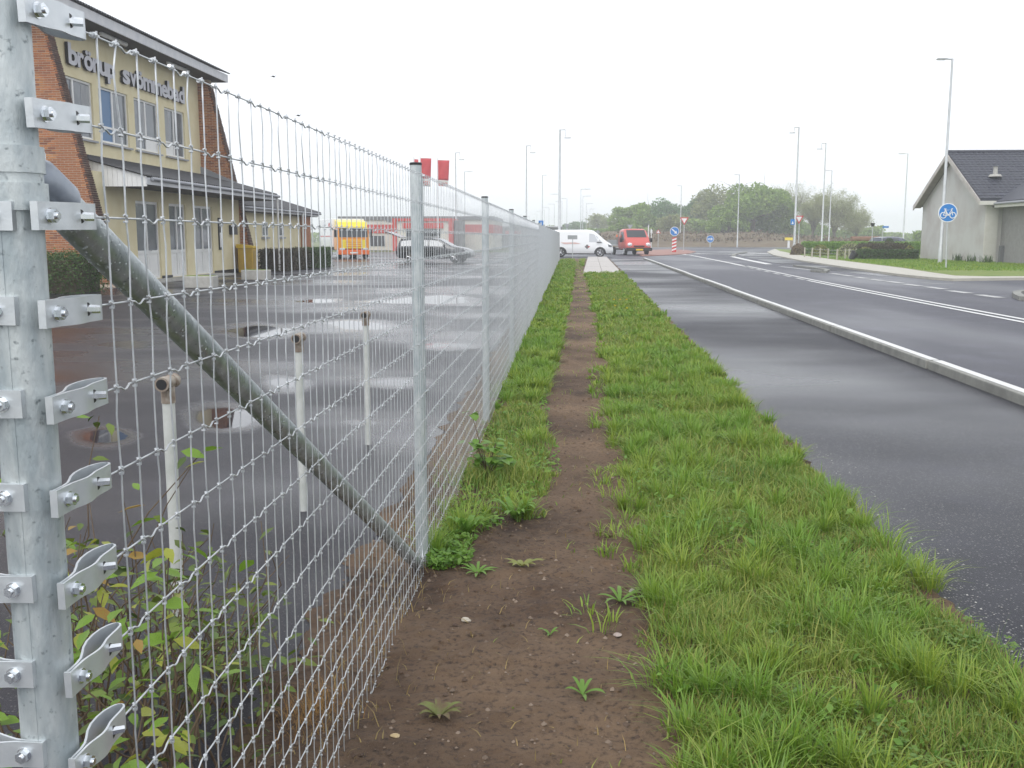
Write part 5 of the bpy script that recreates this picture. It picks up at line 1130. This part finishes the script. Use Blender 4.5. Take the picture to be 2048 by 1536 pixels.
bt([(-.47, -.27), (-.30, .27), (.36, .30), (.02, -.28), (-.47, -.27)]); bt([(.02, -.28), (-.32, .36)]); bt([(.50, -.27), (.33, .38)]); bt([(.33, .40), (.48, .40)]); bt([(-.42, .38), (-.20, .38)]); bt([(.02, -.28), (.20, -.22)]); bt([(-.3, .2), (.02, -.28)])
bk.build('bicycle_symbol', SWHITE, t, fix=False)
# striped bollard with arrow disc, arrow disc, give way signs
t, Y = sign_root(1348, 504, 'blue arrow disc on a red and white striped bollard', z=.06); z1 = zat(1348, 474, Y); hb_ = z1-.06
for k in range(9):
    a, b = hb_*k/9, hb_*(k+1)/9; w2 = .21; sh = .30
    MB().prism([(-w2, max(0, a-.06)), (w2, max(0, a-.06+sh*.5)), (w2, min(hb_, b-.065+sh*.5)), (-w2, min(hb_, b-.065))] if k else [(-w2, 0), (w2, 0), (w2, b+.08), (-w2, b-.065)], 'y', -.10, .10).build('stripe', RED if k % 2 == 0 else SWHITE, t)
zc_ = zat(1349, 464, Y); rs = 9.0/FPX*Y
disc(MB(), rs, -.06, -.03, 32, (0, zc_)).build('rim', SWHITE, t); disc(MB(), rs*.9, -.066, -.0605, 32, (0, zc_)).build('plate', BLUE, t)
MB().prism([(x, z+zc_) for x, z in arrow_poly(R(-42), rs*1.5, rs*.24, rs*.75)], 'y', -.074, -.067).build('arrow', SWHITE, t)
t, Y = sign_root(1420, 490.5, 'blue disc with right arrow standing before the roundabout bank', Y=158); zc_ = zat(1420, 478, Y); rs = 7.2/FPX*Y
MB().tube([(0, 0, -1), (0, 0, zc_)], .07, 8).build('pole', LAMPGREY, t); disc(MB(), rs, -.12, -.08, 32, (0, zc_)).build('rim', SWHITE, t); disc(MB(), rs*.9, -.13, -.121, 32, (0, zc_)).build('plate', BLUE, t); MB().prism([(x, z+zc_) for x, z in arrow_poly(0, rs*1.45, rs*.24, rs*.75)], 'y', -.145, -.131).build('arrow', SWHITE, t)
t.location[2] = 0
def give_way(px_, pyb, py_c, hw_px, label, rz=0.0, back=False, Y=None, z=0.0, dz=0):
    t, Y = sign_root(px_, pyb, label, Y=Y, z=z, rz=rz); zc_ = zat(px_, py_c, Y)-z; r = hw_px/FPX*Y*1.155
    MB().tube([(0, 0, -.05 if not Y or Y < 110 else -1.5), (0, 0, zc_+r*.3)], .045, 8).build('pole', LAMPGREY, t, smooth='auto')
    tri = lambda q, : [(q*r*math.cos(a), zc_+q*r*math.sin(a)) for a in (R(30), R(150), R(270))]
    MB().prism(tri(1), 'y', -.075, -.05).build('border', SIGNBACK if back else RED, t)
    if not back: MB().prism(tri(.66), 'y', -.082, -.0755).build('plate', SWHITE, t)
    return t
give_way(1367, 501, 440, 8.6, 'red-bordered give way triangle on its own white pole', z=.06)
give_way(1596, 508, 437, 9.0, 'give way triangle turned to the side road by the corner lamp post', R(-35), z=.05)
give_way(1134, 512, 451, 5.4, 'grey back of a give way triangle above the white van', back=True, Y=104)
give_way(1259, 505, 453, 5.8, 'grey back of a give way triangle above the red truck cab', back=True, Y=112)
t = give_way(1316, 492, 466, 4.6, 'small red warning triangle at the foot of the bank', Y=158)
for o in t.children:
    if o.name.startswith(('border', 'plate')): o.scale[2] = -1; o.location[2] = 2*zat(1316, 465, 158)
def plate_sign(px_, pyb, cxp, cyp, wpx, hpx, label, Y=None, z=0.0, mt=SIGNBACK, extra=None):
    t, Y = sign_root(px_, pyb, label, Y=Y, z=z); zc_ = zat(cxp, cyp, Y)-z; a, b = wpx/2/FPX*Y, hpx/2/FPX*Y; x = float(onY(cxp, cyp, Y)[0]-t.location[0])
    MB().tube([(0, 0, -.1), (0, 0, zc_)], .03, 8).build('pole', LAMPGREY, t, smooth='auto'); MB().box((x-a, -.06, zc_-b), (x+a, -.035, zc_+b)).build('plate', mt, t, bevel=.01)
    if extra: extra(t, x, zc_, a, b)
    return t
plate_sign(1145, 515, 1145, 474.5, 19, 8, 'grey rectangular sign back on a thin pole in the verge grass', Y=71.5, mt=SIGNBACK)
def sq(t, x, z, a, b):
    MB().prism([(x-a*.45, z-b*.6), (x+a*.45, z-b*.6), (x+a*.12, z+b*.55), (x-a*.12, z+b*.55)], 'y', -.072, -.061).build('symbol', SWHITE, t); MB().box((x-.02, -.08, z-b*.5), (x+.02, -.073, z+b*.4)).build('symbol_line', BLUE, t)
plate_sign(1082, 510, 1082, 446.5, 9.5, 10.5, 'blue square road sign with white symbol above the fence', Y=98, mt=BLUE, extra=sq)
plate_sign(1587, 508, 1585, 444, 8, 11, 'blue square sign half hidden behind the corner lamp post', Y=88.5, z=.05, mt=BLUE, extra=lambda t, x, z, a, b: MB().prism([(x-a*.5, z-b*.7), (x+a*.5, z-b*.7), (x, z+b*.4)], 'y', -.07, -.061).build('symbol', SWHITE, t))
plate_sign(1763, 500, 1771, 454, 12, 3.4, 'small blue street name sign on a white pole behind the hedge', Y=92, mt=BLUE)
t, Y = sign_root(1195, 510, 'white round sign back beside the van windscreen', Y=110); disc(MB(), 3.6/FPX*110, -.06, -.03, 24, (0, zat(1195, 464, 110))).build('plate', SIGNBACK, t); MB().tube([(0, 0, 0), (0, 0, zat(1195, 464, 110))], .04, 8).build('pole', LAMPGREY, t)
mp = thing('marker_post', 'white marker post beside the red truck', 'post', tuple(onY(1296, 504, 104)*np.array([1, 1, 0]))); MB().tube([(0, 0, 0), (0, 0, zat(1296, 451, 104))], .055, 8).build('shaft', SWHITE, mp); MB().tube([(0, 0, zat(1296, 451, 104)), (0, 0, zat(1296, 448, 104))], [.055, .03], 8).build('tip', SIGNBACK, mp)
mp = thing('marker_post', 'short white marker post left of the warning triangle', 'post', tuple(onY(1302, 500, 130)*np.array([1, 1, 0]))); MB().tube([(0, 0, 0), (0, 0, zat(1302, 458, 130))], .05, 8).build('shaft', SWHITE, mp); MB().box((-.12, -.08, zat(1302, 466, 130)), (.12, -.055, zat(1302, 459, 130))).build('plate', SWHITE, mp)
gl_ = thing('garden_lamp', 'low post lamp with dark hood behind the hedge', 'lamp', tuple(onY(1743, 500, 90)*np.array([1, 1, 0]))); zt = zat(1743, 446, 90); MB().tube([(0, 0, 0), (0, 0, zt-.25)], .045, 8).build('post', LAMPGREY, gl_); MB().tube([(0, 0, zt-.3), (0, 0, zt-.12), (0, 0, zt)], [.09, .17, .19], 10).build('hood', BLACK, gl_)
yb = thing('yellow_post_box', 'small yellow box on a stand at the far field edge', 'box', tuple(onY(1577, 492, 150)*np.array([1, 1, 0]))); MB().box((-.15, -.1, 0), (.15, .1, 1.1)).build('stand', SWHITE, yb); MB().box((-.55, -.2, 1.1), (.55, .2, 1.5)).build('box', YELLOW, yb)
# banners beyond the yard
for k, (x0, x1, yt, yw, ybm, lb) in enumerate([(829, 837, 318, 360, 370, 'narrow folded red banner farthest from the lamp'), (841.5, 863, 316, 357, 372, 'red banner with white foot in the middle of the three'), (876, 899, 320, 360, 372, 'red banner with white foot beside the street lamp')]):
    Y = 100.0+k; a, b = float(onY(x0, 340, Y)[0]), float(onY(x1, 340, Y)[0]); zt, zw, zb = zat(x0, yt, Y), zat(x0, yw, Y), zat(x0, ybm, Y); t = thing('banner', lb, 'banner', (a, Y, 0), 0, 'banners on poles')
    MB().tube([(-.06, 0, 0), (-.06, 0, zt+.25)], .045, 8).build('pole', SWHITE, t); MB().tube([(-.06, 0, zt), (b-a, 0, zt-.04)], .02, 6).build('arm', SWHITE, t)
    def cloth(za, zb_, nm, mt):
        m = MB(); V = []; nx, nz = 8, 8
        for j in range(nz+1):
            for i in range(nx+1): u, v = i/nx, j/nz; z = za+(zb_-za)*v; q = (zt-z)/(zt-zb); V.append(((b-a)*u*(1-.14*q), .10*math.sin(u*6+q*3)*(.3+q), z-.06*u))
        m.add(V, [(j*(nx+1)+i, j*(nx+1)+i+1, (j+1)*(nx+1)+i+1, (j+1)*(nx+1)+i) for j in range(nz) for i in range(nx)]); o = m.build(nm, mt, t, smooth=True, fix=False); sd = o.modifiers.new('thick', 'SOLIDIFY'); sd.thickness = .01; return o
    cloth(zt, zw, 'cloth', FLAGRED); cloth(zw-.01, zb, 'foot', FLAGWHITE)
    mk_ = MB()
    for q in range(3): mk_.tube([((b-a)*(.2+.25*q)+.12*math.cos(s_), -.16, zw-.45+.16*math.sin(s_)) for s_ in np.linspace(0, 5.2, 8)], .03, 5)
    mk_.build('lettering', FLAGRED, t, fix=False)
# birds
for k, (px_, py_) in enumerate([(547, 153), (597, 231)]):
    P = onY(px_, py_, 46); b_ = thing('bird', ['small dark bird gliding highest above the yard', 'small dark bird gliding lower, nearer the fence top'][k], 'bird', tuple(P)); m = MB()
    m.tube([(-.13, 0, -.02), (-.06, 0, 0), (.04, 0, 0), (.11, 0, .0)], [.012, .035, .038, .01], 8); m.add([(-.04, 0, .02), (.03, 0, .02), (.0, .16, .035), (-.05, .20, .0), (0, -.16, .035), (-.05, -.20, .0)], [(0, 1, 2, 3), (1, 0, 5, 4)]); m.build('body', BLACK, b_, fix=False); b_.rotation_euler = (0, 0, 1.2)

# ================================================================== VEHICLES
class Body:
    """lofted car body; stations (x, z_bottom, z_belt, z_top, half width at belt, half width at top)"""
    def __init__(s, st): s.st = np.array(st, float)
    def at(s, x): return [float(np.interp(x, s.st[:, 0], s.st[:, k])) for k in range(1, 6)]
    def ring(s, x):
        zb, zm, zt, w, wt = s.at(x); q = [(w*.90, zb), (w*.99, zb+(zm-zb)*.25), (w, zb+(zm-zb)*.6), (w*.985, zm), (wt+(w-wt)*.12, zm+(zt-zm)*.86), (wt*.80, zt-(zt-zm)*.015), (0, zt)]
        return q+[(-a, b) for a, b in q[-2::-1]]
    def mesh(s, name, m, parent):
        xs = sorted(set(list(s.st[:, 0]))); b = MB(); V = []; n = 13
        for x in xs: V += [(x, y, z) for y, z in s.ring(x)]
        F = [(i*n+k, i*n+k+1, i*n+n+k+1, i*n+n+k) for i in range(len(xs)-1) for k in range(n-1)]+[(i*n+n-1, i*n, i*n+n, i*n+2*n-1) for i in range(len(xs)-1)]
        F += [tuple(range(n)), tuple(range((len(xs)-1)*n, len(xs)*n))[::-1]]; return b.add(V, F).build(name, m, parent, smooth='auto')
    def side(s, x0, x1, t0, t1, sd, off=.006, x0b=None, x1b=None):
        """patch on the glasshouse side between belt and roof"""
        m = MB(); V = []; N = 6; x0b = x0 if x0b is None else x0b; x1b = x1 if x1b is None else x1b
        for j in (0, 1):
            for i in range(N+1):
                a, b = (x0b, x1b) if j == 0 else (x0, x1); x = a+(b-a)*i/N; zb, zm, zt, w, wt = s.at(x); t = t0 if j == 0 else t1
                za, ya = zm, w*.985; zc, yc = zm+(zt-zm)*.86, wt+(w-wt)*.12; z = za+(zc-za)*t; y = ya+(yc-ya)*t; V.append((x, sd*(y+off), z))
        return m.add(V, [(i, i+1, N+2+i, N+1+i) for i in range(N)])
    def top(s, x0, x1, k0=.92, off=.008, w0=None, w1=None):
        """patch on the upper surface (windscreen)"""
        m = MB(); V = []; N, M_ = 8, 6
        for i in range(N+1):
            x = x0+(x1-x0)*i/N; zb, zm, zt, w, wt = s.at(x); d = (s.at(x+.02)[2]-s.at(x-.02)[2])/.04; nn = math.hypot(d, 1)
            for j in range(M_+1): u = -1+2*j/M_; V.append((x-d/nn*off, u*wt*.80*k0, zt+off/nn+.0))
        return m.add(V, [(i*(M_+1)+j, i*(M_+1)+j+1, (i+1)*(M_+1)+j+1, (i+1)*(M_+1)+j) for i in range(N) for j in range(M_)])
def wheel(parent, x, y, r, wd, rimm=CHROME, spokes=5):
    s = 1 if y > 0 else -1
    o = MB().tube([(x, y-s*wd, r), (x, y-s*wd*.9, r), (x, y-s*.02, r), (x, y, r)], [r*.9, r, r, r*.88], 24).build('wheel', RUBBER, parent, smooth='auto')
    MB().tube([(x, y-s*.01, r), (x, y+s*.004, r)], r*.66, 20).build('rim', BLACK, o)
    m = MB().tube([(x, y+s*.004, r), (x, y+s*.02, r)], r*.14, 10)
    for k in range(spokes):
        a = 2*math.pi*k/spokes+.3; m.tube([(x, y+s*.010, r), (x+math.cos(a)*r*.62, y+s*.008, r+math.sin(a)*r*.62)], [r*.10, r*.075], 5)
    m.tube([(x+math.cos(a)*r*.63, y+s*.008, r+math.sin(a)*r*.63) for a in np.linspace(0, 6.283, 21)], r*.045, 5); m.build('spokes', rimm, o); return o
# white panel van crossing at the end of the verge; built nose along +x
van = thing('white_van', 'white panel van crossing behind the end of the fence', 'van', (0, 0, 0))
VB = Body([(-2.50, .55, 1.1, 1.75, .82, .72), (-2.44, .32, 1.1, 2.02, .92, .80), (-2.2, .28, 1.1, 2.08, .95, .84), (.6, .28, 1.1, 2.10, .95, .84), (1.05, .28, 1.1, 2.03, .95, .83), (1.45, .28, 1.1, 1.72, .95, .82), (1.85, .28, 1.06, 1.36, .94, .84), (2.05, .28, 1.0, 1.22, .93, .84), (2.35, .30, .86, 1.04, .88, .78), (2.50, .34, .72, .84, .78, .66), (2.56, .42, .58, .66, .66, .55)])
VB.mesh('body', WHITEVAN, van); 
PALEGLASS = mat('sky_tinted_glass', (.34, .36, .38), .05, 0, spec=.9)  # reflected sky is put into the pale base colour of this glass
VB.top(1.09, 1.86, .95).build('windscreen', GLASS, van)
for sd in (1, -1):
    VB.side(.72, 1.28, .06, .82, sd, .006, .70, 1.72).build('door_window', mat('van_glare_glass', (.55, .57, .6), .05, 0, spec=.9), van); VB.side(-.75, .35, .06, .82, sd).build('side_panel', WHITEVAN, van)  # door windows coloured pale to imitate glare on the glass
    wheel(van, 1.55, sd*.95, .36, .22); wheel(van, -1.45, sd*.95, .36, .22)
    for x in (1.55, -1.45): MB().prism([(x+.45*math.cos(a), .33+.45*math.sin(a)) for a in np.linspace(-.12, 3.26, 15)], 'y', sd*.90, sd*.9585).build('wheel_arch', BLACK, van)
    MB().prism([(2.12, .80), (2.42, .78), (2.47, .88), (2.10, 1.00)], 'y', sd*.72, sd*.90).build('headlight', mat('dark_headlight', (.16, .17, .18), .1, .3), van)
    mm = MB().box((1.30, min(sd*.97, sd*1.16), 1.17), (1.46, max(sd*.97, sd*1.16), 1.42)).build('mirror', WHITEVAN, van, bevel=.03)
    MB().prism([(1.28, 1.10), (1.72, 1.10), (1.58, 1.16), (1.30, 1.14)], 'y', sd*.955, sd*.985).build('mirror_foot', BLACK, van)
MB().box((-2.4, -.9, .22), (2.4, .9, .30)).build('underbody', BLACK, van)
lg = MB().prism([(.36, .80), (.55, .62), (.74, .80), (.55, .98)], 'y', -.963, -.957).build('logo', mat('logo_grey', (.16, .15, .15), .5), van); MB().prism([(.58, .80), (.80, .86), (.66, .72)], 'y', -.968, -.9635).build('logo_mark', RED, lg)
MB().prism([(-1.5, 1.13), (-.3, 1.12), (.1, 1.02), (-1.2, 1.0)], 'y', -.960, -.955).build('side_graphic', mat('pink_graphic', (.75, .52, .48), .4), van); MB().prism([(-2.2, .95), (-1.75, 1.0), (-1.55, 1.25), (-1.62, 1.27), (-1.8, 1.04)], 'y', -.961, -.956).build('side_graphic', mat('dull_graphic', (.55, .42, .40), .4), van)
p = G(1200, 514.5); van.location = (float(p[0])-1.55, float(p[1])+.95, 0)
# red flatbed truck, nose towards the camera
trk = thing('red_flatbed_truck', 'red flatbed truck with black bumper waiting behind the white van', 'truck', (0, 0, 0))
TB = Body([(-.35, .62, 1.25, 2.20, .98, .84), (-.28, .5, 1.25, 2.28, 1.0, .88), (.75, .5, 1.25, 2.30, 1.0, .88), (.98, .5, 1.25, 2.22, 1.0, .87), (1.62, .5, 1.22, 1.52, 1.0, .93), (1.72, .48, 1.18, 1.42, 1.0, .92), (2.10, .48, .98, 1.12, .97, .86), (2.26, .5, .80, .92, .90, .78), (2.30, .55, .70, .74, .82, .7)])
TB.mesh('cab', VANRED, trk); TB.top(1.02, 1.60, 1.04).build('windscreen', GLASS, trk)
MB().box((2.05, -1.02, .36), (2.42, 1.02, .66)).build('bumper', BLACK, trk, bevel=.06); MB().box((2.425, -.28, .42), (2.437, .28, .55)).build('number_plate', PLATEY, trk); MB().box((2.20, -.42, .72), (2.335, .42, .84)).build('grille', BLACK, trk, bevel=.02)
for sd in (1, -1):
    MB().tube([(2.10, sd*.72, .90), (2.26, sd*.70, .88), (2.32, sd*.68, .86)], [.20, .19, .12], 14).build('headlight', HEADLAMP, trk, smooth=True)
    TB.side(.25, .98, .08, .85, sd, .006, .2, 1.5).build('door_window', GLASS, trk)
    MB().box((1.30, min(sd*1.08, sd*1.30), 1.12), (1.42, max(sd*1.08, sd*1.30), 1.48)).build('mirror', BLACK, trk, bevel=.03); MB().tube([(1.36, sd*.98, 1.2), (1.36, sd*1.1, 1.25)], .025, 6).build('mirror_arm', BLACK, trk)
    wheel(trk, 1.35, sd*.96, .35, .22, LAMPGREY); wheel(trk, -2.3, sd*.96, .35, .22, LAMPGREY)
MB().box((-3.4, -.9, .42), (2.0, .9, .56)).build('chassis', BLACK, trk); MB().box((-3.6, -1.08, .80), (-.45, 1.08, .92)).build('bed', LAMPGREY, trk)
for sd in (1, -1): MB().box((-3.6, sd*1.06-.02, .92), (-.45, sd*1.06+.02, 1.32)).build('bed_side', SIGNBACK, trk)
MB().box((-.50, -1.08, .92), (-.45, 1.08, 1.6)).build('headboard', SIGNBACK, trk)
bc = MB().tube([(-.3, -.96, 2.0), (-.3, -1.12, 2.0)], .03, 6).build('beacon_arm', BLACK, trk); MB().tube([(-.3, -1.12, 1.58), (-.3, -1.12, 1.78)], [.07, .05], 10).build('beacon', ORANGE, bc)
p = G(1266, 510.5); trk.location = (float(p[0]), float(p[1])+2.3, 0); trk.rotation_euler[2] = R(-90+13)
trk.scale = (1.0, 1.12, .98)
# yellow and orange lorry with white box trailer
lor = thing('lorry', 'orange and yellow lorry with white box body parked in the yard', 'lorry', (0, 0, 0))
MB().prism([(-1.0, .75), (.95, .75), (1.10, 1.0), (1.12, 1.9), (.98, 2.85), (-1.0, 2.9)], 'y', -1.18, 1.18).build('cab', mat('amber_car_paint', (.82, .30, .02), .35, 0, coat=.3), lor, bevel=.10)
MB().prism([(-1.0, 2.86), (.90, 2.82), (.62, 3.32), (-.9, 3.55)], 'y', -1.12, 1.12).build('roof_fairing', YELLOW, lor, bevel=.08); MB().box((.9, -1.05, 2.72), (1.16, 1.05, 2.90)).build('sun_visor', YELLOW, lor)
MB().prism([(1.12, 1.95), (1.14, 1.95), (1.01, 2.72), (.99, 2.72)], 'y', -1.08, 1.08).build('windscreen', GLASS, lor); MB().box((1.08, -.95, .95), (1.155, .95, 1.72)).build('grille_panel', YELLOW, lor, bevel=.02)
for z in (1.08, 1.25, 1.42, 1.58): MB().box((1.15, -.6, z), (1.17, .6, z+.07)).build('grille_slot', ORANGE, lor)
MB().box((.85, -1.18, .38), (1.20, 1.18, .78)).build('bumper', ORANGE, lor, bevel=.05); MB().box((1.19, -.30, .5), (1.21, .3, .62)).build('number_plate', SWHITE, lor)
for sd in (1, -1):
    MB().box((1.10, sd*.88-.2, .80), (1.19, sd*.88+.2, .98)).build('headlight', HEADLAMP, lor, bevel=.03); MB().box((.85, sd*1.34-.10, 1.95), (1.05, sd*1.34+.10, 2.65)).build('mirror', BLACK, lor, bevel=.03)
    MB().tube([(.95, sd*1.15, 2.66), (.95, sd*1.34, 2.6)], .03, 6).build('mirror_arm', BLACK, lor); MB().box((-.1, sd*1.19-.005, 1.95), (.8, sd*1.19+.005, 2.65)).build('door_window', GLASS, lor)
    for x in (.3, -4.6, -5.9): wheel(lor, x, sd*1.15, .5, .3, LAMPGREY)
MB().box((-1.0, -1.0, .55), (.9, 1.0, .76)).build('chassis', BLACK, lor); MB().box((-8.4, -.5, .7), (-1.0, .5, .95)).build('chassis', BLACK, lor)
bxb = MB().box((-8.6, -1.25, 1.05), (-1.35, 1.25, 3.65)).build('box_body', WHITEVAN, lor, bevel=.03); MB().box((-8.5, -1.262, 2.0), (-1.45, -1.255, 2.08)).build('red_stripe', RED, bxb); MB().box((-3.2, -1.262, 2.9), (-2.3, -1.255, 3.25)).build('red_panel', RED, bxb)
p = G(703, 518); lor.location = (float(p[0])-.25, float(p[1])+1.2, 0); lor.rotation_euler[2] = R(-90+22); lor.scale = (.9, .93, .78)
# dark estate car with raised tailgate, nose to the right
car = thing('estate_car', 'dark estate car parked in the yard with its tailgate raised', 'car', (0, 0, 0))
CB = Body([(-2.30, .50, .85, .95, .78, .6), (-2.22, .32, .92, 1.05, .84, .62), (-2.05, .26, .95, 1.42, .88, .60), (-1.2, .24, .95, 1.50, .90, .62), (-.1, .24, .95, 1.50, .91, .62), (.35, .24, .95, 1.42, .91, .63), (1.15, .24, .93, .99, .90, .72), (1.9, .26, .80, .88, .87, .70), (2.22, .30, .66, .74, .80, .62), (2.32, .38, .55, .6, .7, .5)])
CB.mesh('body', CARBLACK, car); CB.top(.40, 1.10, 1.05).build('windscreen', PALEGLASS, car)
for sd in (1, -1):
    CB.side(-1.95, -1.15, .08, .85, sd).build('rear_window', PALEGLASS, car); CB.side(-1.05, -.25, .08, .85, sd).build('door_window', PALEGLASS, car); CB.side(-.17, .35, .08, .85, sd, .006, -.17, .95).build('door_window', PALEGLASS, car)
    wheel(car, 1.42, sd*.90, .32, .2); wheel(car, -1.35, sd*.90, .32, .2); MB().prism([(1.95, .66), (2.22, .60), (2.24, .70), (1.98, .80)], 'y', sd*.62, sd*.83).build('headlight', HEADLAMP, car); MB().box((-2.27, sd*.72-.1, .72), (-2.20, sd*.72+.1, .95)).build('tail_light', TAILRED, car)
    MB().tube([(-1.9, sd*.56, 1.50), (.1, sd*.56, 1.55)], .02, 6).build('roof_rail', CHROME, car); MB().box((.72, min(sd*.92, sd*1.06), .95), (.84, max(sd*.92, sd*1.06), 1.10)).build('mirror', CARBLACK, car, bevel=.02)
MB().prism([(-2.02, 1.46), (-2.02, 1.52), (-2.75, 1.80), (-3.02, 1.86), (-3.02, 1.80), (-2.72, 1.72)], 'y', -.62, .62).build('tailgate', CARBLACK, car, bevel=.02); MB().tube([(-2.1, .6, 1.2), (-2.55, .6, 1.68)], .02, 6).build('gas_strut', CHROME, car)
MB().box((-2.24, -.58, .5), (-2.16, .58, .93)).build('load_bay', BLACK, car)
p = G(868, 525.5); car.location = (float(p[0]), float(p[1])+.9, 0); car.rotation_euler[2] = R(-8)
# dark blue hatchback half hidden behind the hedge, brown timber lorry load further right of the trees
car2 = thing('parked_car', 'dark blue car parked behind the hedge by the grey gable', 'car', (0, 0, 0)); CB.mesh('body', CARNAVY, car2); CB.top(.40, 1.10, 1.05).build('windscreen', PALEGLASS, car2)
for sd in (1, -1): CB.side(-1.95, -.25, .08, .85, sd).build('door_window', GLASS, car2); wheel(car2, 1.42, sd*.90, .32, .2); wheel(car2, -1.35, sd*.90, .32, .2); MB().box((-2.30, sd*.55-.28, .80), (-2.24, sd*.55+.28, 1.0)).build('tail_light', TAILRED, car2)
p = onY(1788, 480, 95); car2.location = (float(p[0]), 95, 0); car2.rotation_euler[2] = R(28); car2.scale = (1.05, 1.05, 1.05)
lp = thing('log_pile', 'pile of brown logs beyond the hedge', 'log pile', tuple(onY(1733, 490, 110)*np.array([1, 1, 0]))); LOG = mat('log_bark', (.16, .085, .055), .9, 0, (.24, .13, .09), 3, 5)
for r_ in range(3):
    for k in range(2+r_ % 2):
        MB().tube([(-1.6+.1*k, k*.62, .3+r_*.52), (1.55-.1*r_, k*.62, .32+r_*.52)], .27, 9).build('log', LOG, lp)

# ================================================================== HAZE
hz = MB().box((-560, -30, -1.1), (560, 780, 16.0)).build('haze', None); hz.data.materials.clear()
hm = bpy.data.materials.new('haze_air'); hm.use_nodes = True; hn = hm.node_tree; hn.nodes.clear(); ho = hn.nodes.new('ShaderNodeOutputMaterial'); pv = hn.nodes.new('ShaderNodeVolumePrincipled')
pv.inputs['Color'].default_value = (.95, .97, 1.0, 1); pv.inputs['Density'].default_value = .0015; pv.inputs['Anisotropy'].default_value = .2; hn.links.new(pv.outputs[0], ho.inputs['Volume']); hz.data.materials.append(hm)
tag(hz, 'thin pale haze filling the air over the road and fields', 'haze', kind='stuff')
